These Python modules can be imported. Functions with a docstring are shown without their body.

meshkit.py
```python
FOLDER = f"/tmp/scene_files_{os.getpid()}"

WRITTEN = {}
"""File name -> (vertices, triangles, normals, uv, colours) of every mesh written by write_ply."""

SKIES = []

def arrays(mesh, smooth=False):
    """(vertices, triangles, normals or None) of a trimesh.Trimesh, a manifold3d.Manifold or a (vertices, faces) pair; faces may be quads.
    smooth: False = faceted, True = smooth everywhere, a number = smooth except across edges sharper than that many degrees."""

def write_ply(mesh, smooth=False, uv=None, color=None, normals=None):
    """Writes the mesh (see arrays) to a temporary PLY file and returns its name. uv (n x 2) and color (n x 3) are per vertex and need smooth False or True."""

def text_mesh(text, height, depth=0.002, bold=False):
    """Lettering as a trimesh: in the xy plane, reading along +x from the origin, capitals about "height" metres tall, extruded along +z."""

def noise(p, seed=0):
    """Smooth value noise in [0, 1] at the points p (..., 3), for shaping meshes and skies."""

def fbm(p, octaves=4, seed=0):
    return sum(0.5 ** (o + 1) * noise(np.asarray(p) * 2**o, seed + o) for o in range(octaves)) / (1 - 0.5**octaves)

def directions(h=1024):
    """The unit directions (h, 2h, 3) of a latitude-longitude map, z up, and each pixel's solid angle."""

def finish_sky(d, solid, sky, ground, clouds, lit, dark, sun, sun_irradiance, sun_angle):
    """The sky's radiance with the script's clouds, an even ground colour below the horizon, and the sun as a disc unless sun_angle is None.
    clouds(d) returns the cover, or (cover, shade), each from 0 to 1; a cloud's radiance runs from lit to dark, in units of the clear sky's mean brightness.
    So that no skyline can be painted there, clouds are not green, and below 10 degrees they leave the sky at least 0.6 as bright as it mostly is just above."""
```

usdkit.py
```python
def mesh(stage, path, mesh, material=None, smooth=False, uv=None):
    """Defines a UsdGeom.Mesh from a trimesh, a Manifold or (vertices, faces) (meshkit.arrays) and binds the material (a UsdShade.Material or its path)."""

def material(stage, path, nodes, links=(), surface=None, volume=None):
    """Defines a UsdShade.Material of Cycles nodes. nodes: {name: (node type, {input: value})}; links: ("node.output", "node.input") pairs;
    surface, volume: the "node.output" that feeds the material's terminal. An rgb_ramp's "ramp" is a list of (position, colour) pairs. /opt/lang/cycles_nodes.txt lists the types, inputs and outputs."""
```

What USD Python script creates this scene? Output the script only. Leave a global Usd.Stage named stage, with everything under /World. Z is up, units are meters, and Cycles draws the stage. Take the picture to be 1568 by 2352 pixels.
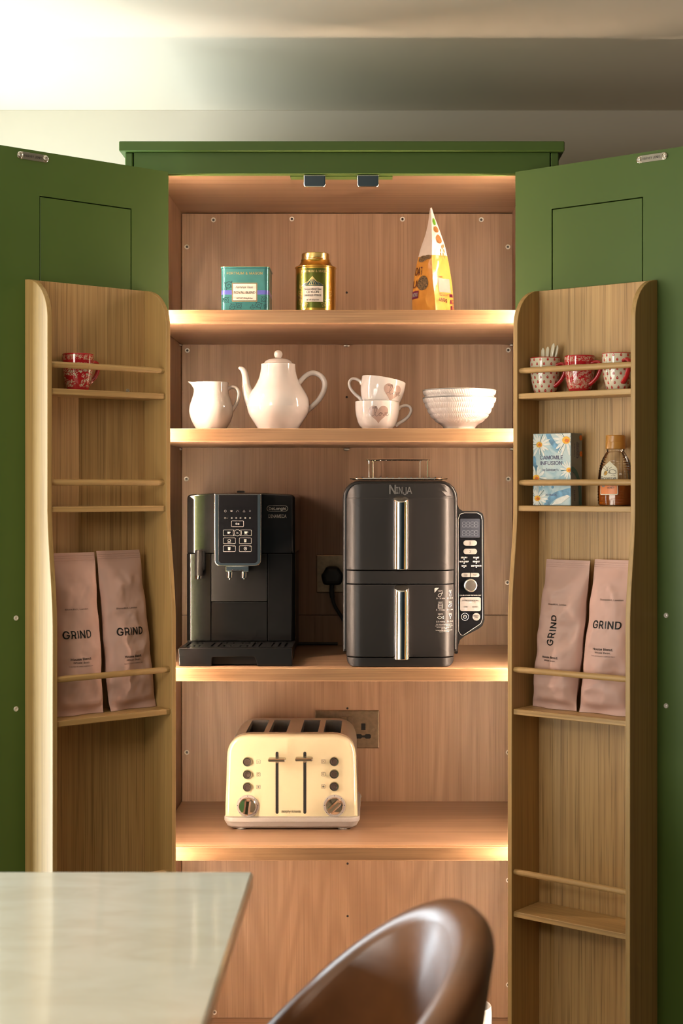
import math, numpy as np, trimesh, usdkit, meshkit
import shapely.geometry as sg
from shapely import affinity, union_all
from manifold3d import Manifold, CrossSection
from pxr import Usd, UsdGeom, UsdLux, UsdShade, Gf, Sdf

stage = Usd.Stage.CreateInMemory()
UsdGeom.SetStageUpAxis(stage, UsdGeom.Tokens.z)
UsdGeom.SetStageMetersPerUnit(stage, 1.0)
world = UsdGeom.Xform.Define(stage, '/World')
stage.SetDefaultPrim(world.GetPrim())

# ------------------------------------------------------------------ camera
# the lens: focal length of 3500 picture pixels, principal point (862, 1124); level camera 1.42 m above the floor, looking along +y
FPX, CX, CY, ZC = 3500.0, 862.0, 1124.0, 1.42
cam = UsdGeom.Camera.Define(stage, '/World/camera')
cam.AddTranslateOp().Set(Gf.Vec3d(0, 0, ZC)); cam.AddRotateXYZOp().Set(Gf.Vec3f(90, 0, 0))
cam.CreateHorizontalApertureAttr(24.0); cam.CreateVerticalApertureAttr(36.0)
cam.CreateFocalLengthAttr(FPX / 1568 * 24)
cam.CreateHorizontalApertureOffsetAttr((784 - CX) / 1568 * 24)
cam.CreateVerticalApertureOffsetAttr((CY - 1176) / 1568 * 24)
cam.CreateFStopAttr(5.6); cam.CreateFocusDistanceAttr(3.02)
cam.CreateClippingRangeAttr(Gf.Vec2f(0.05, 100)); cam.CreateExposureAttr(0.0)

# ------------------------------------------------------------------ light: sky outside, daylight through the windows
def rect_light(name, loc, rot, w, h, color, inten):
    l = UsdLux.RectLight.Define(stage, '/World/' + name)
    l.AddTranslateOp().Set(Gf.Vec3d(*loc)); l.AddRotateXYZOp().Set(Gf.Vec3f(*rot))
    l.CreateWidthAttr(w); l.CreateHeightAttr(h); l.CreateColorAttr(Gf.Vec3f(*color)); l.CreateIntensityAttr(inten)
sky = UsdLux.DomeLight.Define(stage, '/World/sky_light'); sky.CreateIntensityAttr(0.05); sky.CreateColorAttr(Gf.Vec3f(.8, 0.9, 1.0))
# windows of the left wall, which steps back: (x, y0, y1, z0, z1), one close to the back corner, a long low one further forward
WIN_A, WIN_B = (-1.25, 2.58, 3.46, 0.30, 1.94), (-2.60, -2.20, 1.40, 0.05, 1.45)
STEP_Y = 1.95                                # where the left wall steps from x = -1.25 back to x = -2.60
ROOM_FRONT, ROOM_RIGHT = -2.6, 4.2           # the dark wall behind the camera, the plain wall to the right
LED_STRENGTH = 265.0
def window_light(name, w, color, inten, n=1, tilt=0.):
    # sky light falls through a window at a slant: n panes of light, each tilted down
    h = (w[4] - w[3]) / n
    for k in range(n):
        rect_light(f'{name}_{k + 1}', (w[0] - .02 - .5 * h * math.sin(math.radians(tilt)), (w[1] + w[2]) / 2, w[3] + (k + .5) * h), (90 - tilt, 0, -90), w[2] - w[1], h, color, inten)
window_light('daylight_corner', WIN_A, (.80, .92, 1.), 12.)
window_light('daylight_left', WIN_B, (1., .955, .88), 12.5, 5, 38.)
lamp = UsdLux.SphereLight.Define(stage, '/World/globe_lamp_light')          # the globe lamp that hangs left of the island, outside the picture
lamp.AddTranslateOp().Set(Gf.Vec3d(-1.05, 1.10, 1.78)); lamp.CreateRadiusAttr(.20); lamp.CreateColorAttr(Gf.Vec3f(1., .93, .82)); lamp.CreateIntensityAttr(16.)

# ------------------------------------------------------------------ materials
LOOKS = '/World/Looks'
UsdGeom.Scope.Define(stage, LOOKS)
M = {}
def mat(name, nodes, links=(), surface='p.BSDF'):
    M[name] = usdkit.material(stage, f'{LOOKS}/{name}', nodes, links, surface)
def pbr(name, col, rough=.4, metal=0., var=.06, scale=30., bump=0., **kw):
    col = np.array(col, float)
    nodes = {'tc': ('texture_coordinate', {}), 'n': ('noise_texture', {'scale': scale, 'detail': 3.}),
             'r': ('rgb_ramp', {'ramp': [(.3, tuple(col * (1 - var))), (.7, tuple(np.minimum(col * (1 + var), 1)))]}),
             'p': ('principled_bsdf', {'roughness': rough, 'metallic': metal, **kw})}
    links = [('tc.object', 'n.vector'), ('n.fac', 'r.fac'), ('r.color', 'p.base_color')]
    if bump:
        nodes['b'] = ('bump', {'strength': 1., 'distance': bump}); links += [('n.fac', 'b.height'), ('b.normal', 'p.normal')]
    mat(name, nodes, links)
def wood(name, axis, lo, mid, hi, rough=.42, fine=1., ring=.35, coat=0., pore=.38):
    """Oak: fibres stretched along an axis ('x', 'y', 'z'), growth rings as the contour lines of a stretched noise, short dark pores."""
    def st(a, b): return tuple(b if k == axis else a for k in 'xyz')
    nodes = {'tc': ('texture_coordinate', {}), 'oi': ('object_info', {}),
             'off': ('vector_math', {'math_type': 'scale', 'vector1': (3.1, 1.7, 2.3)}),
             'add': ('vector_math', {'math_type': 'add'}),
             'ma': ('mapping', {'scale': st(130 * fine, .9)}), 'na': ('noise_texture', {'scale': 1., 'detail': 4., 'roughness': .62}),
             'mb': ('mapping', {'scale': st(7., .8)}), 'nb': ('noise_texture', {'scale': 1., 'detail': 1.2, 'roughness': .45, 'distortion': .3}),
             'mul': ('math', {'math_type': 'multiply', 'value2': 70.}), 'sin': ('math', {'math_type': 'sine'}),
             'mr': ('map_range', {'from_min': -.2, 'from_max': 1., 'to_min': 0., 'to_max': ring, 'clamp': True}),
             'mc': ('mapping', {'scale': st(420 * fine, 5.)}), 'nc': ('noise_texture', {'scale': 1., 'detail': 2.}),
             'pr': ('map_range', {'from_min': .54, 'from_max': .68, 'to_min': 0., 'to_max': pore, 'clamp': True}),
             'md': ('mapping', {'scale': st(22., .5)}), 'nd': ('noise_texture', {'scale': 1., 'detail': 1.}),
             'ra': ('rgb_ramp', {'ramp': [(.22, lo), (.5, mid), (.80, hi)]}),
             'rd': ('rgb_ramp', {'ramp': [(.35, (.92, .91, .90)), (.65, (1.05, 1.045, 1.04))]}),
             'x0': ('mix', {'mix_type': 'multiply', 'fac': 1.}),
             'x1': ('mix', {'mix_type': 'mix', 'color2': lo}), 'x2': ('mix', {'mix_type': 'mix', 'color2': tuple(.62 * np.array(lo))}),
             'b': ('bump', {'strength': .35, 'distance': .0004, 'invert': True}),
             'p': ('principled_bsdf', {'roughness': rough, 'coat_weight': coat, 'coat_roughness': .25})}
    links = [('oi.random', 'off.scale'), ('tc.object', 'add.vector1'), ('off.vector', 'add.vector2')]
    for m in 'abcd': links += [('add.vector', f'm{m}.vector'), (f'm{m}.vector', f'n{m}.vector')]
    links += [('na.fac', 'ra.fac'), ('nd.fac', 'rd.fac'), ('ra.color', 'x0.color1'), ('rd.color', 'x0.color2'),
              ('nb.fac', 'mul.value1'), ('mul.value', 'sin.value1'), ('sin.value', 'mr.value'), ('mr.result', 'x1.fac'), ('x0.color', 'x1.color1'),
              ('nc.fac', 'pr.value'), ('pr.result', 'x2.fac'), ('x1.color', 'x2.color1'), ('x2.color', 'p.base_color'), ('pr.result', 'b.height'), ('b.normal', 'p.normal')]
    mat(name, nodes, links)
def lin(r, g, b):
    c = np.array([r, g, b]) / 255.
    return tuple(np.where(c < .04045, c / 12.92, ((c + .055) / 1.055) ** 2.4))
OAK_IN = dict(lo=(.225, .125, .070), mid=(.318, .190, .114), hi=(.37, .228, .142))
wood('oak_vertical', 'z', **OAK_IN, ring=.55, fine=.8)
wood('oak_across', 'x', **OAK_IN, ring=.22, fine=.8, coat=.15)
wood('oak_edge', 'x', lo=(.24, .125, .06), mid=(.35, .20, .10), hi=(.43, .265, .14), ring=.4)
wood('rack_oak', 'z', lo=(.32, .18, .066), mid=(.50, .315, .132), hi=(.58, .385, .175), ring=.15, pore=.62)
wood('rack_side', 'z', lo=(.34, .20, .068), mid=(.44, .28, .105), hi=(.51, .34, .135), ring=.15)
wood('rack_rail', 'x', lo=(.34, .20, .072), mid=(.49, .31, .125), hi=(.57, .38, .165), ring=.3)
pbr('green_paint', (.068, .120, .023), .42, var=.03, scale=6., specular_ior_level=.35)
pbr('wall_paint', (.68, .61, .49), .6, var=.015, scale=3.)
pbr('ceiling_paint', (.74, .66, .52), .5, var=.015, scale=3.)
wood('floor_oak', 'y', lo=(.22, .14, .07), mid=(.32, .21, .11), hi=(.40, .27, .15), fine=.5)
pbr('slate_paint', (.022, .042, .054), .5, var=.02, scale=3.)
pbr('white_trim', (.8, .8, .78), .4, var=.01)
pbr('shadow_gap', (.012, .012, .01), .8)
pbr('chrome', (.86, .86, .86), .06, 1., var=.01)
pbr('steel', (.62, .6, .57), .28, 1., var=.05, scale=200.)
pbr('screw_metal', (.74, .70, .64), .35, .35, var=.05)
pbr('nickel', (.66, .62, .54), .22, 1., var=.05)
pbr('plate_grey', (.32, .30, .25), .38, 1., var=.05)
pbr('antique_brass', (.27, .20, .135), .36, 1., var=.12, scale=120.)
pbr('dark_ink', (.015, .014, .013), .5, var=.02)
pbr('black_hole', (.004, .004, .004), .8)
pbr('black_gloss', (.012, .012, .013), .07, var=.1)
pbr('black_sheen', (.006, .006, .0065), .15, var=.1, specular_ior_level=.35)
pbr('black_satin', (.009, .009, .0095), .3, var=.12, scale=60., specular_ior_level=.35)
pbr('black_glass', (.005, .005, .006), .03, var=.05)
pbr('black_rubber', (.012, .012, .012), .6)
pbr('gunmetal', (.013, .0118, .0115), .43, 0., var=.04, scale=300., specular_ior_level=.36)
pbr('gunmetal_gloss', (.008, .007, .007), .3, 0., var=.05)
pbr('bronze_cap', (.075, .055, .045), .35, .3, var=.05)
pbr('silver_print', (.34, .33, .32), .45, .2, var=.02)
pbr('dim_print', (.10, .10, .10), .4, var=.02)
pbr('white_print', (.50, .475, .46), .5, var=.02)
pbr('panel_button', (.20, .19, .185), .5, .2, var=.03)
pbr('display', (.03, .034, .045), .08, var=.05)
pbr('display_segment', (.10, .115, .14), .2, var=.02)
pbr('cream_enamel', (.52, .46, .31), .12, var=.02, scale=12., coat_weight=.6, coat_roughness=.05)
pbr('grey_plastic', (.31, .285, .27), .38, var=.03)
pbr('porcelain', (.52, .48, .455), .09, var=.012, scale=14., coat_weight=.4, coat_roughness=.04)
pbr('rim_grey', (.20, .19, .18), .3)
pbr('heart_pink', (.33, .235, .20), .2, var=.03)
pbr('script_ink', (.12, .08, .07), .3)
pbr('cup_cream', (.66, .60, .45), .12, var=.03, scale=50., coat_weight=.5)
pbr('cup_red', (.40, .012, .018), .1, var=.08, coat_weight=.5)
pbr('motif_red', (.46, .035, .03), .25, var=.1, scale=200.)
pbr('tin_teal', (.055, .21, .215), .22, .45, var=.10, scale=40.)
pbr('tin_swirl', (.012, .045, .055), .3, .2)
pbr('tin_violet', (.12, .13, .50), .25, .3)
pbr('tin_gold', (.72, .47, .10), .2, 1., var=.10, scale=40.)
pbr('tin_gold_light', (.83, .62, .24), .22, 1., var=.05)
pbr('tin_green', (.10, .12, .02), .25, .7, var=.1)
pbr('label_paper', (.52, .47, .41), .55, var=.03)
pbr('gold_letter', (.50, .36, .16), .3, .8)
pbr('paper_pink', (.56, .36, .305), .56, var=.035, scale=22., bump=.0006)
pbr('bag_yellow', (.50, .265, .055), .2, var=.05, scale=25., bump=.0012, coat_weight=.4)
pbr('bag_orange', (.46, .195, .035), .16, var=.12, scale=25., bump=.0012, coat_weight=.4)
pbr('bag_white', (.52, .48, .44), .25, var=.03, scale=25., bump=.0008)
pbr('bag_film', (.48, .40, .34), .2, var=.05, scale=25., bump=.0008)
pbr('plum_print', (.20, .02, .06), .35)
pbr('brown_print', (.13, .035, .012), .4)
pbr('almond', (.45, .20, .045), .4, var=.12, scale=120.)
pbr('leaf_green', (.16, .42, .03), .4)
pbr('oat_print', (.20, .12, .05), .5, var=.9, scale=420.)
pbr('wheat_print', (.50, .28, .06), .4)
pbr('box_side', (.20, .23, .235), .5, var=.15, scale=25.)
pbr('violet_ink', (.07, .045, .13), .4)
pbr('petal_white', (.70, .72, .68), .5, var=.08, scale=160.)
pbr('daisy_yellow', (.80, .42, .03), .5, var=.2, scale=260.)
pbr('daisy_orange', (.66, .16, .01), .5, var=.2, scale=260.)
pbr('stem_teal', (.03, .13, .14), .5)
pbr('wash_blue', (.13, .30, .46), .5, var=.35, scale=90.)
pbr('cap_amber', (.42, .20, .04), .28, var=.04, subsurface_weight=.1)
pbr('label_cream', (.60, .56, .42), .45, var=.02)
pbr('label_orange', (.70, .21, .05), .4, var=.03)
pbr('leather', (.155, .06, .02), .38, var=.22, scale=16., bump=.0007, coat_weight=.25, coat_roughness=.2)
pbr('jar_white', (.74, .74, .72), .2, var=.02)
pbr('jar_blue', (.10, .22, .50), .3, var=.2, scale=120.)
# honey, its clear bottle and window panes
mat('honey', {'p': ('principled_bsdf', {'base_color': (.42, .10, .004), 'roughness': .08, 'transmission_weight': .35, 'ior': 1.49, 'coat_weight': .5})})
mat('clear_plastic', {'f': ('fresnel', {'IOR': 1.35}), 't': ('transparent_bsdf', {'color': (.93, .90, .84)}), 'g': ('glossy_bsdf', {'roughness': .08, 'color': (1., 1., 1.)}), 'm': ('mix_closure', {})},
    [('f.fac', 'm.fac'), ('t.BSDF', 'm.closure1'), ('g.BSDF', 'm.closure2')], 'm.closure')
mat('window_glass', {'f': ('fresnel', {'IOR': 1.45}), 't': ('transparent_bsdf', {}), 'g': ('glossy_bsdf', {'roughness': .01}), 'm': ('mix_closure', {})},
    [('f.fac', 'm.fac'), ('t.BSDF', 'm.closure1'), ('g.BSDF', 'm.closure2')], 'm.closure')
mat('led_light', {'e': ('emission', {'color': (1., .735, .555), 'strength': LED_STRENGTH})}, surface='e.emission')
# quartz worktop: pale grey green with soft beige clouds
mat('quartz', {'tc': ('texture_coordinate', {}), 'm': ('mapping', {'scale': (1., 2.2, 1.)}), 'n': ('noise_texture', {'scale': 9., 'detail': 6., 'roughness': .6, 'distortion': .8}),
               'r': ('rgb_ramp', {'ramp': [(.30, (.62, .60, .50)), (.5, (.68, .68, .59)), (.70, (.72, .73, .65))]}), 'p': ('principled_bsdf', {'roughness': .09})},
    [('tc.object', 'm.vector'), ('m.vector', 'n.vector'), ('n.fac', 'r.fac'), ('r.color', 'p.base_color')])
# transfer prints of the mugs: cream flowers on red, as cells around voronoi points
def print_mat(name, scale, cut, base, ink):
    mat(name, {'tc': ('texture_coordinate', {}), 'd': ('noise_texture', {'scale': scale * 1.4, 'detail': 2.}), 'a': ('vector_math', {'math_type': 'multiply_add', 'vector2': (.012, .012, .012)}),
               'v': ('voronoi_texture', {'scale': scale, 'feature': 'f1'}), 'w': ('voronoi_texture', {'scale': scale * 2.3, 'feature': 'distance_to_edge'}),
               'k': ('math', {'math_type': 'less_than', 'value2': cut}), 'e': ('math', {'math_type': 'greater_than', 'value2': .10}), 'q': ('math', {'math_type': 'multiply'}),
               'x': ('mix', {'mix_type': 'mix', 'color1': base, 'color2': ink}), 'p': ('principled_bsdf', {'roughness': .1, 'coat_weight': .5})},
        [('d.color', 'a.vector1'), ('tc.object', 'a.vector3'), ('a.vector', 'v.vector'), ('a.vector', 'w.vector'), ('v.distance', 'k.value1'), ('w.distance', 'e.value1'),
         ('k.value', 'q.value1'), ('e.value', 'q.value2'), ('q.value', 'x.fac'), ('x.color', 'p.base_color')])
print_mat('flower_print', 75., .62, (.40, .014, .018), (.58, .47, .33))
print_mat('dense_print', 190., .56, (.42, .016, .02), (.58, .47, .33))
# the tea box front: a pale blue water-colour wash
mat('box_front', {'tc': ('texture_coordinate', {}), 'n': ('noise_texture', {'scale': 26., 'detail': 3., 'distortion': 1.2}),
                  'r': ('rgb_ramp', {'ramp': [(.36, (.22, .40, .50)), (.47, (.42, .56, .60)), (.6, (.50, .60, .60))]}), 'p': ('principled_bsdf', {'roughness': .42})},
    [('tc.object', 'n.vector'), ('n.fac', 'r.fac'), ('r.color', 'p.base_color')])

# ------------------------------------------------------------------ things and parts
used = {}
def numbered(parent, name):
    k = used.get((parent, name), 0); used[(parent, name)] = k + 1
    return f'{parent}/{name}' + (f'_{k:03d}' if k else '')
def data(prim, **kw):
    for k, v in kw.items():
        if v: prim.SetCustomDataByKey(k, v)
class Thing:
    """A top-level Xform at the thing's base. Meshes are given in world axes when world=True (they are shifted to the base), else in the thing's own frame."""
    def __init__(s, name, label, cat, loc=(0, 0, 0), rz=0., group=None, world=True, kind=None):
        s.path, s.loc, s.world = numbered('/World', name), np.array(loc, float), world
        x = UsdGeom.Xform.Define(stage, s.path); x.AddTranslateOp().Set(Gf.Vec3d(*map(float, loc)))
        if rz: x.AddRotateZOp().Set(math.degrees(rz))
        s.prim = x.GetPrim(); data(s.prim, label=label, category=cat, group=group, kind=kind)
    def add(s, name, mesh, m, parent=None, smooth=30, label=None, kind=None, frame=None, local=False):
        # frame=(loc, rz): a part with a frame of its own (a door on its hinge); local=True: a sub-part given in that frame
        v, f = vf(mesh)
        if s.world and not frame and not local: v = v - s.loc
        p = numbered(parent or s.path, name)
        g = usdkit.mesh(stage, p, trimesh.Trimesh(v, f, process=False), M[m], smooth=smooth)
        if frame:
            g.AddTranslateOp().Set(Gf.Vec3d(*map(float, np.array(frame[0]) - s.loc))); g.AddRotateZOp().Set(math.degrees(frame[1]))
        # letters too small to pick apart singly stay joined in one part
        if name == 'lettering' and s.path.split('/')[-1].startswith(('tea_', 'granola', 'honey', 'air_', 'toaster', 'coffee_m')): kind = 'stuff'
        data(g.GetPrim(), label=label, kind=kind)
        return p
def vf(mesh):
    if hasattr(mesh, 'to_mesh'):
        q = mesh.to_mesh(); return np.array(q.vert_properties[:, :3], float), np.array(q.tri_verts)
    if isinstance(mesh, tuple):
        v, f = np.asarray(mesh[0], float), np.asarray(mesh[1], int)
        return v, (np.vstack([f[:, [0, 1, 2]], f[:, [0, 2, 3]]]) if f.shape[1] == 4 else f)
    if isinstance(mesh, (list,)): return vf(cat(*mesh))
    return np.array(mesh.vertices), np.array(mesh.faces)
def cat(*ms):
    V, F, n = [], [], 0
    for m in ms:
        v, f = vf(m); V.append(v); F.append(f + n); n += len(v)
    return trimesh.Trimesh(np.vstack(V), np.vstack(F), process=False)
def structure(name, mesh, m, label, smooth=30):
    p = numbered('/World', name); g = usdkit.mesh(stage, p, trimesh.Trimesh(*vf(mesh), process=False), M[m], smooth=smooth)
    data(g.GetPrim(), label=label, kind='structure'); return p

# ------------------------------------------------------------------ shapes (x right, y away from the viewer, z up; fronts face -y)
def box(x0, x1, y0, y1, z0, z1, r=.0008):
    r = min(r, .49 * min(x1 - x0, y1 - y0, z1 - z0))
    P = []
    for x, sx in ((x0, 1), (x1, -1)):
        for y, sy in ((y0, 1), (y1, -1)):
            for z, sz in ((z0, 1), (z1, -1)):
                P += [(x, y + sy * r, z + sz * r), (x + sx * r, y, z + sz * r), (x + sx * r, y + sy * r, z)]
    return Manifold.hull_points(np.array(P))
def grid(P, cu=False, cv=False):
    """Quads over a grid of points P[u, v]; cu, cv close it."""
    P = np.asarray(P, float); a, b = P.shape[:2]
    i, j = np.meshgrid(np.arange(a if cu else a - 1), np.arange(b if cv else b - 1), indexing='ij')
    i, j = i.ravel(), j.ravel(); i2, j2 = (i + 1) % a, (j + 1) % b
    return trimesh.Trimesh(P.reshape(-1, 3), np.vstack([np.c_[i * b + j, i2 * b + j, i2 * b + j2], np.c_[i * b + j, i2 * b + j2, i * b + j2]]), process=False)
def lathe(prof, n=56, c=(0, 0, 0)):
    prof = np.array(prof, float); th = np.linspace(0, 2 * np.pi, n, endpoint=False)
    P = np.stack([np.outer(np.cos(th), prof[:, 0]) + c[0], np.outer(np.sin(th), prof[:, 0]) + c[1], np.tile(prof[:, 1] + c[2], (n, 1))], -1)
    return grid(P, cu=True)
def spline(pts, n=8, closed=False):
    """Catmull-Rom through the points (any dimension)."""
    p = np.array(pts, float)
    q = np.vstack([p[-1:], p, p[:2]]) if closed else np.vstack([2 * p[:1] - p[1:2], p, 2 * p[-1:] - p[-2:-1]])
    t = np.linspace(0, 1, n, endpoint=False)[:, None]; out = []
    for k in range(len(q) - 3):
        a, b, c, d = q[k:k + 4]
        out.append(.5 * (2 * b + (c - a) * t + (2 * a - 5 * b + 4 * c - d) * t ** 2 + (3 * b - a - 3 * c + d) * t ** 3))
    if not closed: out.append(p[-1:])
    return np.vstack(out)
def tube(path, r, n=12, flat=1., caps=True, up=(0, 1, 0)):
    """A round (or, with flat, an oval) bar along a path; r a number or one per point."""
    p = np.array(path, float); r = np.broadcast_to(np.asarray(r, float), (len(p),))
    t = np.gradient(p, axis=0); t /= np.linalg.norm(t, axis=1, keepdims=True) + 1e-12
    u = np.array(up, float); rings = []; th = np.linspace(0, 2 * np.pi, n, endpoint=False)
    for k in range(len(p)):
        a = u - t[k] * (u @ t[k])
        if np.linalg.norm(a) < 1e-3: a = np.array([.31, .2, .93]) - t[k] * (np.array([.31, .2, .93]) @ t[k])
        a /= np.linalg.norm(a); b = np.cross(t[k], a); u = a
        rings.append(p[k] + r[k] * (np.outer(np.cos(th), a) * flat + np.outer(np.sin(th), b)))
    m = grid(np.array(rings), cv=True)
    if caps:
        v, f = np.array(m.vertices), np.array(m.faces); N = len(p)
        v = np.vstack([v, p[:1], p[-1:]])
        k = np.arange(n); f = np.vstack([f, np.c_[k, (k + 1) % n, np.full(n, N * n)], np.c_[(N - 1) * n + (k + 1) % n, (N - 1) * n + k, np.full(n, N * n + 1)]])
        m = trimesh.Trimesh(v, f, process=False)
    return m
def extr(poly, depth):
    """A shapely shape in (x, z) extruded from y = 0 to y = depth."""
    ms = [trimesh.creation.extrude_polygon(g, abs(depth), engine='earcut') for g in getattr(poly, 'geoms', [poly]) if g.geom_type == 'Polygon' and g.area > 1e-10]
    m = cat(*ms); v = np.array(m.vertices); v = np.c_[v[:, 0], abs(depth) - v[:, 2], v[:, 1]]
    return trimesh.Trimesh(v, m.faces, process=False)
def prism(poly, y0, y1):
    m = extr(poly, y1 - y0); m.vertices = np.array(m.vertices) + (0, y0, 0); return m
def rr(x0, x1, z0, z1, r, n=6):
    """A rounded rectangle loop, counter-clockwise from the lower left; r one radius or (lower left, lower right, upper right, upper left)."""
    r = (r,) * 4 if np.isscalar(r) else r; out = []
    for (cx, cz, a0), q in zip(((x0, z0, 180), (x1, z0, 270), (x1, z1, 0), (x0, z1, 90)), r):
        sx, sz = (1 if cx == x0 else -1), (1 if cz == z0 else -1)
        a = np.radians(np.linspace(a0, a0 + 90, n)); q = max(q, 1e-5)
        out.append(np.c_[cx + sx * q + q * np.cos(a), cz + sz * q + q * np.sin(a)])
    return np.vstack(out)
def rpoly(pts, r, n=5):
    """A polygon with filleted corners (counter-clockwise)."""
    p = np.array(pts, float); N = len(p); r = np.broadcast_to(r, (N,)); out = []
    for k in range(N):
        a, b, c = p[k - 1], p[k], p[(k + 1) % N]
        u, v = (a - b) / np.linalg.norm(a - b), (c - b) / np.linalg.norm(c - b)
        half = math.acos(np.clip(u @ v, -1, 1)) / 2; d = min(r[k] / max(math.tan(half), 1e-6), .49 * np.linalg.norm(a - b), .49 * np.linalg.norm(c - b))
        s, e = b + u * d, b + v * d; t = np.linspace(0, 1, n)[:, None]
        out.append((1 - t) ** 2 * s + 2 * t * (1 - t) * b + t ** 2 * e)
    return np.vstack(out)
def inset(loop, d):
    t = np.roll(loop, -1, 0) - np.roll(loop, 1, 0); t /= np.linalg.norm(t, axis=1, keepdims=True) + 1e-12
    return loop + d * np.c_[-t[:, 1], t[:, 0]]
def slab(loop, y0, y1, bf=.0, bb=.0, bend=None, steps=3):
    """A plate with the outline loop (x, z) from y0 (front) to y1, its front and back edges rounded by bf, bb. bend(x, z) shifts y."""
    secs = []
    if bf:
        for a in np.linspace(0, np.pi / 2, steps + 1)[:-1]: secs.append((inset(loop, bf * (1 - math.sin(a))), y0 + bf * (1 - math.cos(a))))
    secs.append((loop, y0 + bf)); secs.append((loop, y1 - bb))
    if bb:
        for a in np.linspace(0, np.pi / 2, steps + 1)[1:]: secs.append((inset(loop, bb * (1 - math.cos(a))), y1 - bb + bb * math.sin(a)))
    R = np.array([np.c_[l[:, 0], np.full(len(l), y), l[:, 1]] for l, y in secs])
    m = grid(R, cv=True); v, f = np.array(m.vertices), np.array(m.faces); n = len(loop)
    def caps(l):
        vv, tt = trimesh.creation.triangulate_polygon(sg.Polygon(l), engine='earcut'); return vv, tt
    out = [trimesh.Trimesh(v, f, process=False)]
    for (l, y), flip in ((secs[0], 0), (secs[-1], 1)):
        vv, tt = caps(l)
        out.append(trimesh.Trimesh(np.c_[vv[:, 0], np.full(len(vv), y), vv[:, 1]], tt[:, ::-1] if flip else tt, process=False))
    m = cat(*out)
    if bend is not None:
        if len(loop) < 400: m = refine(m, .012)
        v = np.array(m.vertices); v[:, 1] += bend(v[:, 0], v[:, 2]); m = trimesh.Trimesh(v, m.faces, process=False)
    m = trimesh.Trimesh(m.vertices, m.faces, process=False); m.merge_vertices(digits_vertex=7); return m
def refine(m, size):
    v, f = trimesh.remesh.subdivide_to_size(np.array(m.vertices), np.array(m.faces), size, max_iter=8)
    return trimesh.Trimesh(v, f, process=False)
def move(m, d=(0, 0, 0), rx=0, ry=0, rz=0, s=1., c=(0, 0, 0)):
    v, f = vf(m); v = (v - c) * s
    for ax, a in ((0, rx), (1, ry), (2, rz)):
        if a:
            k, sn = math.cos(a), math.sin(a); i, j = [(1, 2), (2, 0), (0, 1)][ax]
            q = v.copy(); q[:, i] = k * v[:, i] - sn * v[:, j]; q[:, j] = sn * v[:, i] + k * v[:, j]; v = q
    return trimesh.Trimesh(v + c + np.array(d, float), f, process=False)
def stroke(pts, w, sm=6, closed=False):
    """A brush stroke as a shapely shape."""
    p = spline(pts, sm, closed) if sm else np.array(pts, float)
    if closed: p = np.vstack([p, p[:1]])
    return sg.LineString(p).buffer(w / 2, quad_segs=3).simplify(w * .04)
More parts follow.
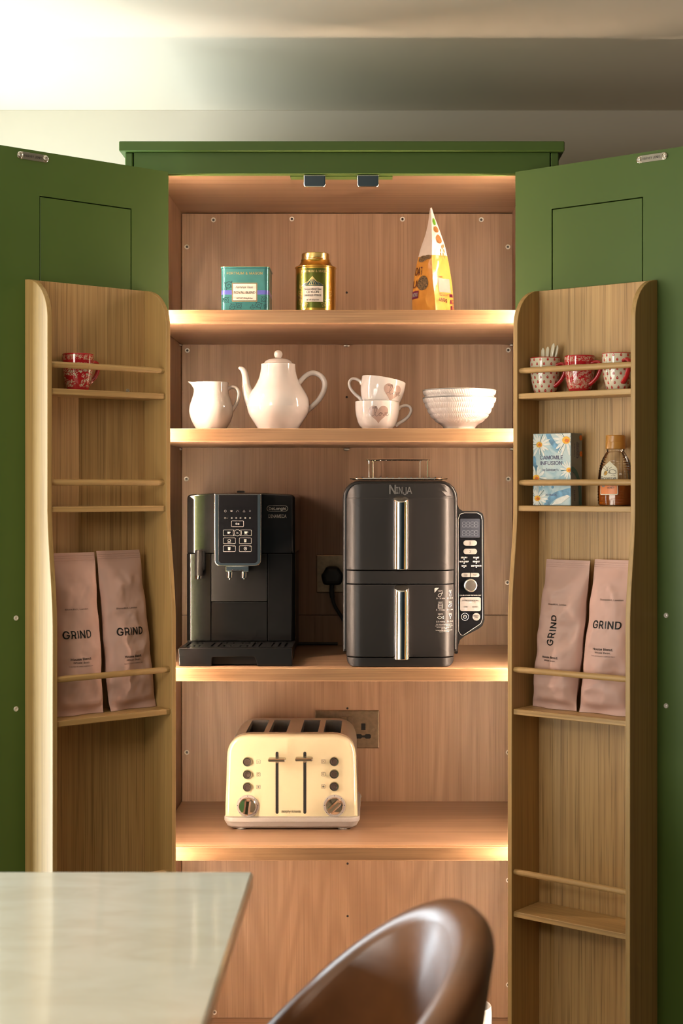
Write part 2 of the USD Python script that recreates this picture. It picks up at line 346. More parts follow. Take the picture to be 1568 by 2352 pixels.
def text(s, h, w=None, bold=False, spread=0., slant=0.):
    """Lettering centred on the origin of (x, z), facing -y, its front at y = 0. h: height of capitals; w: width."""
    if spread:
        ms, x = [], 0.
        for ch in s:
            if ch == ' ': x += h * .5; continue
            q = trimesh.creation.box(bounds=[(0, 0, 0), (h * (.17 if bold else .12), h, .0002)]) if ch == 'I' else meshkit.text_mesh(ch, h, .0002, bold); v = np.array(q.vertices); v[:, 0] += x - v[:, 0].min(); x = v[:, 0].max() + spread * h
            ms.append(trimesh.Trimesh(v, q.faces, process=False))
        m = cat(*ms)
    else: m = meshkit.text_mesh(s, h, .0002, bold)
    v = np.array(m.vertices); a, b = v.min(0), v.max(0)
    v[:, 0] -= (a[0] + b[0]) / 2; v[:, 1] -= h / 2
    if w: v[:, 0] *= w / (b[0] - a[0])
    v[:, 0] += slant * v[:, 1]
    return trimesh.Trimesh(np.c_[v[:, 0], -v[:, 2], v[:, 1]], m.faces, process=False)
def flat(poly, d=.0002):
    """A flat print facing -y: its front at y = -d, its back at y = 0."""
    return prism(poly, -d, 0.)
def wrap(m, R, size=.006):
    """Bends a print lying in (x, z) at y ~ 0 round a vertical axis at the origin; R(z) is the radius there (a number or a function)."""
    m = refine(m, size); v = np.array(m.vertices)
    rad = R(v[:, 2]) if callable(R) else R
    r0 = np.median(rad) if callable(R) else R
    th = v[:, 0] / r0; rho = rad - v[:, 1] + .00015
    return trimesh.Trimesh(np.c_[rho * np.sin(th), -rho * np.cos(th), v[:, 2]], m.faces, process=False)
def disc(r, n=24): return sg.Point(0, 0).buffer(r, quad_segs=max(2, n // 4))
def at(px, py, Y): return np.array([(px - CX) * Y / FPX, Y, ZC - (py - CY) * Y / FPX])
def X(px, Y): return (px - CX) * Y / FPX
def Z(py, Y): return ZC - (py - CY) * Y / FPX
# ------------------------------------------------------------------ the room
RX0, RX1, RY0, RY1, RZ = WIN_B[0], ROOM_RIGHT, ROOM_FRONT, 3.53, 2.2985
T, XA = .12, WIN_A[0]
structure('floor', box(RX0 - T, RX1 + T, RY0 - T, RY1 + T, -.08, 0), 'floor_oak', 'oak plank floor of the kitchen')
structure('ceiling', box(RX0 - T, RX1 + T, RY0 - T, RY1 + T, RZ, RZ + .08), 'ceiling_paint', 'plain off white painted ceiling')
structure('wall_back', box(XA - T, RX1 + T, RY1, RY1 + T, 0, RZ), 'wall_paint', 'plain off white wall behind the pantry cabinet')
structure('wall_front', box(RX0 - T, RX1 + T, RY0 - T, RY0, 0, RZ), 'slate_paint', 'dark slate blue wall opposite the pantry cabinet')
structure('wall_right', box(RX1, RX1 + T, RY0, RY1, 0, RZ), 'slate_paint', 'plain dark slate side wall to the right')
m = [box(RX0 - T, XA - T, STEP_Y, STEP_Y + T, 0, RZ)]
for (wx, y0, y1, z0, z1), ya, yb in ((WIN_B, RY0, STEP_Y), (WIN_A, STEP_Y, RY1)):
    m += [box(wx - T, wx, ya, y0, 0, RZ), box(wx - T, wx, y1, yb, 0, RZ), box(wx - T, wx, y0, y1, 0, z0), box(wx - T, wx, y0, y1, z1, RZ)]
structure('wall_left', cat(*m), 'wall_paint', 'off white side wall with windows to the left')
for k, (wx, y0, y1, z0, z1) in enumerate((WIN_A, WIN_B)):
    c, d, f = wx - .095, wx - .045, .05
    structure(f'window_{k + 1}', cat(box(c, d, y0, y0 + f, z0, z1), box(c, d, y1 - f, y1, z0, z1), box(c, d, y0 + f, y1 - f, z0, z0 + f), box(c, d, y0 + f, y1 - f, z1 - f, z1)), 'white_trim', ('white frame of the window near the back corner', 'white frame of the long low window')[k])

# ------------------------------------------------------------------ the pantry cabinet
X0, YF, YS, YB = -.0658, 2.985, 3.045, 3.496        # centre line, face frame, shelf fronts, back panel
ZOPEN, ZFLOOR = 2.0385, .2074
SHELF = [1.7784, 1.5416, 1.0630, .7044]              # the shelves' top faces
ST = .0262
C = Thing('pantry_cabinet', 'tall green painted pantry cabinet with open double doors and lit oak interior', 'cabinet', (X0, 3.25, 0))
def cx(a): return X0 + a
C.add('cornice', box(cx(-.4347), cx(.4347), 2.974, 3.528, 2.0803, 2.0998, .0015), 'green_paint')
C.add('frieze', box(cx(-.4075), cx(.4075), YF + .001, YF + .022, ZOPEN, 2.0803, .0008), 'green_paint')
for s in (-1, 1):
    a, b = sorted((s * .4247, s * .4095)); C.add('corner_post', box(cx(a), cx(b), YF, YF + .03, 0, 2.0803, .002), 'green_paint')
    a, b = sorted((s * .4075, s * .3420)); C.add('stile', box(cx(a), cx(b), YF + .001, YF + .022, .1, ZOPEN, .0008), 'green_paint')
    a, b = sorted((s * .4247, s * .4060)); C.add('outer_side', box(cx(a), cx(b), YF + .03, 3.526, 0, 2.0803), 'green_paint')
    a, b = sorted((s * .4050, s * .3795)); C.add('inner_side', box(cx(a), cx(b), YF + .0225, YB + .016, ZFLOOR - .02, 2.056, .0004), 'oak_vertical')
    a, b = sorted((s * .3762, s * .3794)); C.add('led_strip', box(cx(a), cx(b), YF + .0245, YF + .0350, ZFLOOR + .03, 2.04, .0005), 'led_light', label='warm white light strip')
C.add('plinth', box(cx(-.41), cx(.41), YF + .04, YF + .06, 0, .1), 'green_paint')
C.add('bottom_rail', box(cx(-.4075), cx(.4075), YF + .001, YF + .022, .1, ZFLOOR - .03), 'green_paint')
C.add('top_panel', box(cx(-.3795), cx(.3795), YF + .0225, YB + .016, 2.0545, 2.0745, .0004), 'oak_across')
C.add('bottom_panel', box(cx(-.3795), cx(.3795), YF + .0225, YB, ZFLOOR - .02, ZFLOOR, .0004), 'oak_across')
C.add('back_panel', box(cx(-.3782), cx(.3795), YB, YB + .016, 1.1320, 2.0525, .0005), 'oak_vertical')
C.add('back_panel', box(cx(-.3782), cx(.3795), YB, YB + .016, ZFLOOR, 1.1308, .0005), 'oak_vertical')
C.add('back_board', box(cx(-.3795), cx(.3795), YB + .0165, YB + .022, ZFLOOR, 2.056), 'shadow_gap')
for z in SHELF:
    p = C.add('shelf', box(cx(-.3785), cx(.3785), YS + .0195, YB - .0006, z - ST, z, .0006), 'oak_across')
    C.add('shelf_lipping', box(cx(-.3785), cx(.3785), YS, YS + .0193, z - ST - .0003, z + .0002, .0012), 'oak_edge', parent=p)
# green stop block and two chrome striker plates behind the frieze
C.add('door_stop', box(cx(X(667, 3.02) - X0), cx(X(901, 3.02) - X0), YF + .0225, YF + .05, Z(411.5, 3.03), 2.0540, .0005), 'green_paint')
for a, b in ((697, 747), (820, 869.5)):
    l = rr(X(a, 2.99), X(b, 2.99), Z(428.5, 2.99), Z(402, 2.99), (.005, .005, .001, .001))
    C.add('striker_plate', cat(slab(l, 2.990, 2.994, .0015, 0, lambda x, z: (ZOPEN - z) * .17), box(X(a, 2.99), X(b, 2.99), 2.993, 3.03, ZOPEN - .003, ZOPEN - .0006, .0005)), 'chrome')
# screws, cams and peg holes of the back panel, shelf pins
def face_screw(px, py, Y, r=.0056):
    ring = move(lathe([(r * .52, .0004), (r * .56, .0012), (r * .82, .0015), (r, .0006), (r, -.0004)], 20), rx=math.pi / 2)
    core = move(lathe([(0, .0005), (r * .42, .0005), (r * .50, -.0002)], 16), rx=math.pi / 2)
    d = (X(px, Y), Y, Z(py, Y)); return move(ring, d=d), move(core, d=d)
for px, py in ((490, 505), (670, 503), (924, 503.5), (1105, 504.5), (429, 567), (1166, 567), (430, 805), (1167, 804), (428, 1100), (1167, 1100), (1165, 1338), (429, 1728),
               (1167, 1728), (1167, 2022), (492, 2325), (669, 2325), (1167, 2262)):
    a, b = face_screw(px, py, YB); p = C.add('panel_screw', a, 'screw_metal'); C.add('screw_head', b, 'gunmetal_gloss', parent=p)
for px, py in ((796, 672), (796, 912), (797.5, 1627), (798, 1983.5), (798, 2104)):
    C.add('peg_hole', prism(affinity.translate(disc(.0026, 16), X(px, YB), Z(py, YB)), YB - .0003, YB + .001), 'black_hole')
for k, z in enumerate(SHELF[:2]):
    for px in (412, 795.5, 1177):
        Y = 3.44 if px == 795.5 else 3.40
        Y = {412: 3.47, 795.5: 3.487, 1177: 3.47}[px]
        xx = X(px, Y)
        C.add('shelf_pin', tube([(xx - .007, Y, z - ST - .004), (xx - .003, Y, z - ST - .0035), (xx + .002, Y, z - ST - .0035), (xx + .007, Y, z - ST - .004)], [.0012, .0036, .0036, .0012], 14), 'steel')

# the doors stand open at about 130 degrees, each with an oak rack on its inner face
DW, DTOP, DBOT = .359, 2.0355, .12
DOOR = {-1: ((-.4019, 2.955), math.atan2(.654, .757)), 1: ((.2712, 2.955), math.atan2(-.6196, .785))}
UP_P, LOW_P = .083, .102
RACK_Z = [(1.5995, 1.6424, .0805, .0735), (1.3895, 1.4325, .0805, .0735), (1.0105, 1.0836, .0975, .0925), (.6330, .7060, .0975, .0925)]
RTOP = 1.7995
def rack_profile():
    a = np.linspace(math.pi / 2, 0, 14)
    p = [(UP_P * math.cos(t), RTOP - .075 + .075 * math.sin(t)) for t in a]
    for t in np.linspace(0, 1, 22)[1:]:
        z = 1.395 - t * .225; w = t * t * (3 - 2 * t); p.append((UP_P + (LOW_P - UP_P) * w, z))
    return np.array([(0, .13)] + [(LOW_P, .13)] + p[::-1])
def dx(s, t0, t1): return sorted((s * t0, s * t1))
for s in (-1, 1):
    (hx, hy), rz = DOOR[s]
    fr = ((hx, hy, 0), rz)
    fx = dx(s, 0, DW); hole = dx(s, .0820, .2768)
    shape = sg.box(fx[0], DBOT, fx[1], DTOP).difference(sg.box(hole[0], .25, hole[1], 1.9546))
    d = C.add('door', prism(shape, 0, .022), 'green_paint', frame=fr, label='left leaf of the pantry doors, open' if s < 0 else 'right leaf of the pantry doors, open')
    g = .0019
    C.add('door_panel', cat(box(hole[0] + g, hole[1] - g, .0004, .016, .25 + g, 1.9546 - g, .0006), box(hole[0] - .004, hole[1] + .004, .0145, .0215, .246, 1.9586, .0002)), 'green_paint', parent=d, local=True)
    # maker's plate near the top free corner
    tm = {-1: .2905, 1: .2955}[s]; zm = DTOP - .0125
    cxp = s * tm; hw = .0315
    pl = C.add('maker_plate', slab(rr(cxp - hw, cxp + hw, zm - .0068, zm + .0068, .0066, 8), -.0022, 0, .0008), 'nickel', parent=d, local=True)
    C.add('plate_front', slab(rr(cxp - .0205, cxp + .0205, zm - .0066, zm + .0066, .0006, 2), -.0026, -.001, .0004), 'plate_grey', parent=d, local=True)
    C.add('lettering', move(text('HARVEY JONES', .0044, .036, spread=.18), d=(cxp, -.0027, zm)), 'dark_ink', parent=d, local=True, smooth=False)
    for q in (-1, 1):
        C.add('plate_screw', move(lathe([(0, .0006), (.0012, .0003), (.0016, .0012), (.0030, .0012), (.0038, .0003), (.0046, .0010), (.0056, .0004), (.0058, 0)], 24), rx=math.pi / 2, d=(cxp + q * .0258, -.0022, zm)), 'nickel', parent=d, local=True)
    # rack
    prof = rack_profile()
    for t0, t1 in ((.0489, .0584), (.2967, .3062)):
        m = slab(prof, 0, t1 - t0, .0012, .0012); v = np.array(m.vertices)
        x0 = min(s * t0, s * t1)
        m = trimesh.Trimesh(np.c_[x0 + v[:, 1], -v[:, 0], v[:, 2]], m.faces, process=False)
        C.add('rack_side', m, 'rack_side', parent=d, local=True)
    bx = dx(s, .0584, .2967)
    C.add('rack_back', box(bx[0], bx[1], -.008, -.0002, .13, RTOP - .0006, .0006), 'rack_oak', parent=d, local=True)
    for z, zr, pf, pr in RACK_Z:
        C.add('rack_shelf', box(bx[0] + .0002, bx[1] - .0002, -pf, -.008, z - .0104, z, .0012), 'rack_rail', parent=d, local=True)
        path = [(bx[0], -pr, zr), (bx[0] + .01, -pr, zr), (bx[1] - .01, -pr, zr), (bx[1], -pr, zr)]
        C.add('rail', tube(path, [.0046, .0057, .0057, .0046], 16), 'rack_rail', parent=d, local=True)
    for zz in ((Z(1420, 2.74), Z(1629, 2.74)) if s < 0 else (Z(1414, 2.75), Z(1622, 2.75))):
        t = .3235
        C.add('door_screw', move(lathe([(0, .0008), (.0018, .0004), (.0024, .0016), (.0040, .0016), (.0048, 0)], 20), rx=math.pi / 2, d=(s * t, 0, zz)), 'screw_metal', parent=d, local=True)
    for zz in (1.86, 1.0, .36):
        C.add('hinge', cat(tube([(s * -.004, .004, zz - .035), (s * -.004, .004, zz + .035)], .0045, 12), box(*dx(s, -.001, .016), -.0012, .001, zz - .032, zz + .032, .0004)) if zz < .5 else
              tube([(s * -.002, .012, zz - .035), (s * -.002, .012, zz + .035)], .0045, 12), 'gunmetal', parent=d, local=True)
    if s < 0:
        C.add('rack_screw', move(lathe([(0, .001), (.0016, .0004), (.0022, .0016), (.0034, .0016), (.0042, 0)], 18), rx=math.pi / 2, d=(-.0955, -.008, 1.6065)), 'steel', parent=d, local=True)
# ------------------------------------------------------------------ helpers for prints on a plane facing the viewer
class Face:
    """Shapes laid on the plane y = Y, given in measured picture coordinates of that depth."""
    def __init__(s, Y, bend=None): s.Y, s.bend = Y, bend
    def p(s, pts): return [(X(a, s.Y), Z(b, s.Y)) for a, b in pts]
    def put(s, *shapes, d=.0002):
        m = prism(union_all(shapes) if len(shapes) > 1 else shapes[0], s.Y - d, s.Y + .0004); return s.bent(m)
    def bent(s, m):
        if s.bend:
            m = refine(m, .012); v = np.array(m.vertices); v[:, 1] += s.bend(v[:, 0], v[:, 2]); m = trimesh.Trimesh(v, m.faces, process=False)
        return m
    def mm(s, px): return px * s.Y / FPX
    def rect(s, x0, x1, y0, y1, r=0.): return sg.Polygon(rr(X(x0, s.Y), X(x1, s.Y), Z(y1, s.Y), Z(y0, s.Y), s.mm(r), 5))
    def ring(s, x0, x1, y0, y1, r, w):
        q = s.rect(x0, x1, y0, y1, r); return q.difference(q.buffer(-s.mm(w)))
    def circ(s, x, y, r, w=None):
        q = sg.Point(X(x, s.Y), Z(y, s.Y)).buffer(s.mm(r), quad_segs=8); return q.difference(q.buffer(-s.mm(w))) if w else q
    def line(s, pts, w, sm=0, closed=False): return stroke(s.p(pts), s.mm(w), sm, closed)
    def poly(s, pts): return sg.Polygon(s.p(pts))
    def text(s, t, x, y, h, w=None, rot=0., **k):
        m = text(t, s.mm(h), s.mm(w) if w else None, **k); return s.bent(move(m, ry=rot, d=(X(x, s.Y), s.Y - .0001, Z(y, s.Y))))
    def loop(s, x0, x1, y0, y1, r): return rr(X(x0, s.Y), X(x1, s.Y), Z(y1, s.Y), Z(y0, s.Y), tuple(s.mm(q) for q in r) if not np.isscalar(r) else s.mm(r))

# ------------------------------------------------------------------ coffee machine
def coffee_machine():
    YB_ = 3.213; xb, hw = -.2852, .1150; zs = SHELF[2]
    def bend(x, z):
        u = np.abs(x - xb) / hw; a = np.where(z > Z(1271, 3.22), .0052, .002); return a * u ** 2 + .010 * np.clip((u - .93) / .07, 0, 1.2) ** 2
    K = Thing('coffee_machine', 'black bean-to-cup coffee machine with chrome framed touch panel', 'coffee machine', (xb, 3.27, zs))
    F = Face(YB_)
    arch = [(428, 1270.5), (676.5, 1270.5), (676.5, 1136.5), (612, 1133), (552, 1132), (492, 1133), (428, 1136.5)]
    K.add('upper_housing', slab(rpoly(F.p(arch), [.0005, .0005, .010, .05, .05, .05, .010], 7), YB_, 3.47, .003, .004, bend), 'black_gloss')
    K.add('rear_housing', box(X(431, 3.25), X(674, 3.25), 3.243, 3.468, zs + .006, Z(1268, 3.23), .003), 'black_satin')
    for nm, x0, x1, y0, y1 in (('side_panel', 428, 483.6, 1271.8, 1472), ('brew_panel', 485.0, 613.2, 1271.8, 1381.6), ('service_door', 485.0, 613.2, 1383.0, 1472), ('water_tank', 614.6, 676.5, 1271.8, 1472)):
        K.add(nm, slab(F.loop(x0, x1, y0, y1, .8), YB_ + .0005, 3.242, .0008, 0, bend), 'black_satin' if nm == 'brew_panel' else 'black_sheen')
    K.add('top_lid', box(X(545, 3.3), X(560.5, 3.3), 3.29, 3.32, 1.411, 1.4168, .001), 'black_satin')
    # touch panel in its chrome frame
    P = Face(3.160)
    fr = K.add('control_panel', slab(P.loop(491, 600, 1134, 1301, (15, 15, 1, 1)), 3.160, 3.222, .0026, .001), 'chrome', label='chrome frame of the touch panel')
    G = Face(3.1583)
    K.add('panel_glass', slab(G.loop(501.5, 591.2, 1137, 1293.5, (8, 8, .5, .5)), 3.1583, 3.1612, .0006), 'black_glass', parent=fr)
    G = Face(3.1582)
    for x0, x1, y0, y1 in ((530.9, 559.5, 1196.3, 1210.2), (512.1, 540.7, 1235.3, 1249.2), (549, 577.4, 1235.3, 1249.2), (512.1, 540.7, 1253.3, 1267.2), (549, 577.4, 1253.3, 1267.2)):
        K.add('button', G.put(G.ring(x0, x1, y0, y1, 2, .75)), 'silver_print', parent=fr, smooth=False)
    circ = G.circ(544.9, 1223.7, 9.4)
    for x0, x1 in ((512.1, 540.2), (549.6, 577.6)):
        q = G.rect(x0, x1, 1217, 1231, 2).difference(circ); K.add('button', G.put(q.difference(q.buffer(-G.mm(.75)))), 'silver_print', parent=fr, smooth=False)
    K.add('button', G.put(G.circ(544.9, 1223.7, 7.6, .75)), 'silver_print', parent=fr, smooth=False)
    K.add('lettering', cat(G.text('2x', 544.9, 1224, 3.4), G.text('ESC', 536.6, 1254.6, 2.2), G.text('OK', 574.5, 1254.6, 2.2)), 'silver_print', parent=fr, smooth=False)
    cup = lambda x, y, k: union_all([G.poly([(x - 3 * k, y - 2.5 * k), (x + 2.2 * k, y - 2.5 * k), (x + 1.4 * k, y + 1.5 * k), (x - 2.2 * k, y + 1.5 * k)]), G.circ(x + 2.6 * k, y - 1.2 * k, 1.5 * k, .6), G.line([(x - 3 * k, y + 2.6 * k), (x + 2.6 * k, y + 2.6 * k)], .7)])
    icons = [G.circ(543, 1203.2, 2.2, .8), G.circ(547.6, 1203.6, 1.9, .9), cup(525, 1223.8, 1.), cup(564.5, 1223.8, 1.25), G.circ(526.2, 1241.6, 3.4, .9), G.line([(522.5, 1245.4), (530, 1245.4)], .7),
             G.rect(560, 566, 1238.6, 1241.6, 1), G.rect(560.4, 565.6, 1242.4, 1245.6, 1), G.poly([(523, 1256.8), (529.2, 1256.8), (528.5, 1263.6), (523.8, 1263.6)]), G.circ(563.3, 1260.2, 3.7, 1.1), G.circ(563.3, 1260.2, 1.3)]
    K.add('icons', G.put(*icons), 'silver_print', parent=fr, smooth=False)
    dim = [G.circ(x, 1190, 2.1) for x in (532, 542.3, 552.1, 563, 573.9)] + [G.circ(516.7, 1190, 2, .7), G.line([(518, 1190), (523, 1190)], .5), G.ring(514.8, 519.6, 1171.4, 1176.4, 1.6, .7),
           G.poly([(528.6, 1172), (534.2, 1172), (533.2, 1175.8), (529.6, 1175.8)]), G.line([(542.4, 1176), (544, 1173), (546, 1172.4), (548.6, 1175.6)], .8), G.line([(557.6, 1176), (560.2, 1171.6), (562.8, 1176)], .6, 0, True), G.ring(572, 576, 1171.8, 1176, 1, .6)]
    K.add('icons', G.put(*dim), 'dim_print', parent=fr, smooth=False)
    # maker's names on the upper housing
    L = Face(YB_ - .0001, bend)
    K.add('lettering', cat(L.text('De', 622.5, 1168, 6.4, 10.5, bold=True), L.text('Longhi', 642.5, 1168.2, 6.0, 28, bold=True)), 'silver_print', smooth=False)
    K.add('lettering', L.text('DINAMICA', 636.7, 1185.6, 7.6, 41), 'silver_print', smooth=False)
    K.add('logo_outline', L.put(L.ring(612.5, 660.8, 1161.2, 1174.9, 6.8, .9)), 'silver_print', smooth=False)
    # coffee spout
    S = Face(3.176)
    sp = K.add('coffee_spout', cat(slab(S.loop(518.5, 572, 1299, 1313.5, 2.5), 3.168, 3.215, .0015), box(X(531, 3.17), X(559, 3.17), 3.164, 3.19, Z(1313, 3.17), Z(1308, 3.17), .002)), 'chrome')
    for px in (527.6, 560.6):
        r = 7.2 * 3.176 / FPX; c = (X(px, 3.176), 3.176, 0); z0, z1, z2, z3 = Z(1327.5, 3.176), Z(1314.5, 3.176), Z(1313.5, 3.176), Z(1300.5, 3.176)
        K.add('nozzle', lathe([(0, z0 - .003), (.0015, z0 - .003), (.002, z0), (r - .0006, z0), (r, z0 + .0006), (r, z1), (r + .0014, z1 + .0006), (r + .0014, z3), (0, z3)], 28, c), 'chrome', parent=sp)
    # hot water wand
    c = (X(456.5, 3.19), 3.190, 0); z = lambda p: Z(p, 3.19); r = .0086
    w = K.add('water_spout', cat(lathe([(0, z(1322)), (r * .98, z(1322)), (r, z(1320)), (r, z(1272)), (r * .93, z(1266)), (r * .7, z(1263)), (0, z(1262.4))], 30, c), box(X(459, 3.2), X(469, 3.2), 3.195, 3.222, z(1312), z(1264), .003)), 'gunmetal')
    K.add('spout_tip', lathe([(0, z(1330)), (r * .85, z(1330)), (r * .92, z(1329)), (r * .92, z(1322.2)), (0, z(1322.2))], 30, c), 'chrome', parent=w)
    # drip tray: a front with a hand recess, a slotted grate
    D = Face(3.075)
    pts = [(411.5, 1530), (486, 1530), (487, 1509), (585, 1508.5), (592, 1530), (671, 1530), (670.5, 1489), (409.5, 1489)]
    tr = K.add('drip_tray', slab(rpoly(D.p(pts), [.002, .0015, .004, .005, .0015, .002, .0025, .0025], 5), 3.072, 3.094, .0016), 'black_sheen')
    K.add('tray_box', box(X(411, 3.075) + .003, X(670, 3.075) - .003, 3.0935, 3.236, zs + .001, Z(1490, 3.075) - .0035, .001), 'black_satin', parent=tr)
    gz = Z(1489, 3.075) - .0006
    plate = sg.box(X(411, 3.075) + .001, 3.0935, X(670.5, 3.075) - .001, 3.2215)
    sx = lambda px: X(px, 3.15)
    holes = [sg.LineString([(sx(p), 3.115), (sx(p), 3.200)]).buffer(.0021) for p in (433, 489, 505, 583, 598, 627, 642, 657)]
    for p, ww in ((455, 14), (525, 20), (562, 20)):
        holes += [sg.LineString([(sx(p - ww / 2), 3.158), (sx(p + ww / 2), 3.158)]).buffer(.0024)]
        for q in (-.4, .4):
            holes += [sg.LineString([(sx(p + q * ww), 3.178), (sx(p + q * ww), 3.198)]).buffer(.0019), sg.LineString([(sx(p + q * ww), 3.118), (sx(p + q * ww), 3.136)]).buffer(.0019)]
    g = trimesh.creation.extrude_polygon(plate.difference(union_all(holes)), .003, engine='earcut'); g.vertices = np.array(g.vertices) + (0, 0, gz - .003)
    K.add('grate', g, 'black_satin', parent=tr)
    W = Thing('power_cable', 'black cable lying along the back of the appliance shelf', 'cable', (X(720, 3.48), 3.481, zs))
    W.add('cord', tube(spline([(X(677.5, 3.48), 3.484, zs + .0042), (X(720, 3.48), 3.485, zs + .0042), (X(775, 3.48), 3.480, zs + .0042)], 6), .0036, 8), 'black_rubber')
coffee_machine()

# ------------------------------------------------------------------ air fryer
def air_fryer():
    Y0 = 3.060; zs = SHELF[2]; xc = X(919, Y0); hw = X(1043.5, Y0) - xc
    def bend(x, z):
        u = np.abs(x - xc) / hw; return .003 * u ** 2 + .020 * np.clip((u - .74) / .26, 0, 1.1) ** 2.2
    A = Thing('air_fryer', 'dark grey tower air fryer with two stacked drawers', 'air fryer', (xc, 3.25, zs))
    S = Face(3.090); F = Face(Y0)
    A.add('housing', slab(S.loop(787, 1050.5, 1103.5, 1498, (3, 3, 40, 40)), 3.090, 3.455, .006, .006), 'black_satin')
    A.add('lower_housing', box(X(800, 3.1), X(1040, 3.1), 3.10, 3.45, zs + .004, Z(1495, 3.1), .004), 'black_satin')
    for nm, x0, x1, y0, y1, r in (('top_panel', 795.5, 1043, 1110.5, 1141.6, (1.5, 1.5, 33, 33)), ('middle_band', 795.5, 1043, 1311.2, 1341.2, 1.5), ('base_panel', 796, 1043, 1511.2, 1531.6, (16, 16, 1.5, 1.5))):
        A.add(nm, slab(F.loop(x0, x1, y0, y1, r), Y0, 3.094, .0012, 0, bend), 'gunmetal')
    for k, (y0, y1, hx, h0, h1) in enumerate(((1143.4, 1309.4, 920.4, 1139, 1308.5), (1343, 1509.4, 921.8, 1343.5, 1515))):
        d = A.add('drawer', slab(F.loop(794.5, 1043.8, y0, y1, 3), Y0 - .0008, 3.094, .0016, 0, bend), 'gunmetal', label='upper drawer front' if k == 0 else 'lower drawer front')
        yc = Y0 - .012; r = 18.6 * yc / FPX; th = np.linspace(0, 2 * np.pi, 48, endpoint=False); cxh = X(hx, yc)
        zt, zb = Z(h0 + 6.5, yc), Z(h1 - 1, yc); slope = .0125 / (2 * r)
        rings = []
        for rad, f_ in ((0, 0), (r - .001, 0), (r, .001)): rings.append((rad, zb + f_, 0))
        for rad, f_ in ((r, -.0012), (r - .0012, 0), (r - .0013, 0), (0, 0)): rings.append((rad, zt + f_, slope))
        P = np.array([np.c_[cxh + rad * np.cos(th), yc + rad * np.sin(th), z + sl * rad * np.sin(th)] for rad, z, sl in rings])
        A.add('handle', cat(grid(P[:, ::1], cv=True), box(cxh - .006, cxh + .006, yc, Y0 + .004, zb + .02, zb + .05), box(cxh - .006, cxh + .006, yc, Y0 + .004, zt - .05, zt - .02)), 'chrome', parent=d)
        A.add('handle_top', move(lathe([(0, .0004), (r - .0016, .0003), (r - .0014, 0)], 40), rx=math.atan(slope), d=(cxh, yc, zt)), 'nickel', parent=d)
    L = Face(Y0 - .0002, bend)
    lg = cat(L.text('N', 901.2, 1124.2, 20, 16, bold=True), L.text('IN', 916.5, 1126.2, 14.5, 15, bold=True), L.text('J', 929.5, 1128.2, 17, 8, bold=True), L.text('A', 939.8, 1126.2, 14.5, 12.5, bold=True))
    A.add('logo', lg, 'dim_print', smooth=False)
    for px in (824, 921, 1022):
        A.add('foot', lathe([(0, zs + .0002), (.006, zs + .0002), (.0065, zs + .006), (0, zs + .006)], 16, (X(px, 3.075), 3.10, 0)), 'black_rubber')
    # sticker on the lower drawer
    st = A.add('sticker', L.put(L.rect(997.5, 1041.5, 1349.5, 1456, 3), d=.0002), 'gunmetal_gloss', label='dark cooking chart sticker', smooth=False)
    L2 = Face(Y0 - .0012, bend); W = []
    for y, a, b in ((1357.5, '20 - 25 mins', '12 - 15 min'), (1384, '8 - 9 mins', '3 - 5 min'), (1411, '12 mins', '12 - 15 min')):
        W += [L2.text('200°C', 1011.2, y, 3.3, 11), L2.text('200°C', 1034.6, y, 3.3, 7.5), L2.text(a, 1011.2, y + 17, 3.1, 20), L2.text(b, 1034, y + 17, 3.1, 13.5)]
    for k, (t, w) in enumerate((('SYNC: Different foods cook together', 38), ('and food will be ready at the same time', 41), ('MATCH: Duplicate settings over', 34), ('both zones', 13), ('For more recipes and cooking charts', 39), ('visit the recipe page', 24))):
        W.append(L2.text(t, 1019.8, 1434.3 + 3.4 * k, 2.1, w))
    ic = [L2.line([(1006, 1367), (1011, 1362.5), (1013.5, 1366), (1011, 1370.5), (1007, 1370.5)], .8, 5, True), L2.circ(1015.4, 1362, 1.5, .7), L2.line([(1013, 1364), (1015, 1362.6)], .8), L2.ring(1032.4, 1036.8, 1364, 1370.6, .8, .7), L2.circ(1034.6, 1361.2, 1.9, .8),
          L2.line([(1006.2, 1387.5), (1016, 1387.5), (1016.6, 1397), (1005.6, 1397)], .8, 0, True), L2.line([(1006, 1390.5), (1011, 1391.5), (1016, 1390.5)], .8, 4), L2.line([(1006, 1393.6), (1011, 1394.6), (1016, 1393.6)], .8, 4),
          L2.line([(1030.6, 1391.5), (1034, 1388), (1038.4, 1386.6), (1037.8, 1391), (1034.6, 1395.4), (1031.4, 1394.6)], .9, 4, True), L2.circ(1034.2, 1390.6, 1.1),
          L2.line([(1004.4, 1418.5), (1009, 1415), (1014.6, 1418.2), (1018.6, 1415.2), (1018.6, 1421.6), (1014.6, 1418.8), (1009, 1422)], .8, 0, True), L2.circ(1034.8, 1414.5, 2.9, .8), L2.line([(1034.8, 1417.4), (1034.8, 1422.6)], .9), L2.poly([(997.6, 1361.5), (997.6, 1352), (1000, 1350), (1008, 1350)])]
    A.add('print', cat(*W, L2.put(*ic)), 'white_print', parent=st, smooth=False)
    # control panel on the right
    P = Face(3.098)
    outer = [(1045, 1500), (1045, 1135), (1048, 1135), (1048.5, 1158), (1053, 1170), (1062, 1175), (1097, 1175), (1107, 1180.5), (1109.8, 1192), (1110.6, 1424), (1106.5, 1436), (1098, 1443), (1066, 1459.5), (1054.5, 1469), (1050, 1484), (1049.5, 1500)]
    loop = np.array(P.p(outer)); loop = rpoly(loop, [.0005, .0005, .001, .006, .006, .006, .008, .004, .008, .008, .004, .008, .008, .006, .006, .001], 4)
    cp = A.add('control_panel', slab(loop, 3.098, 3.145, .0014), 'black_satin')
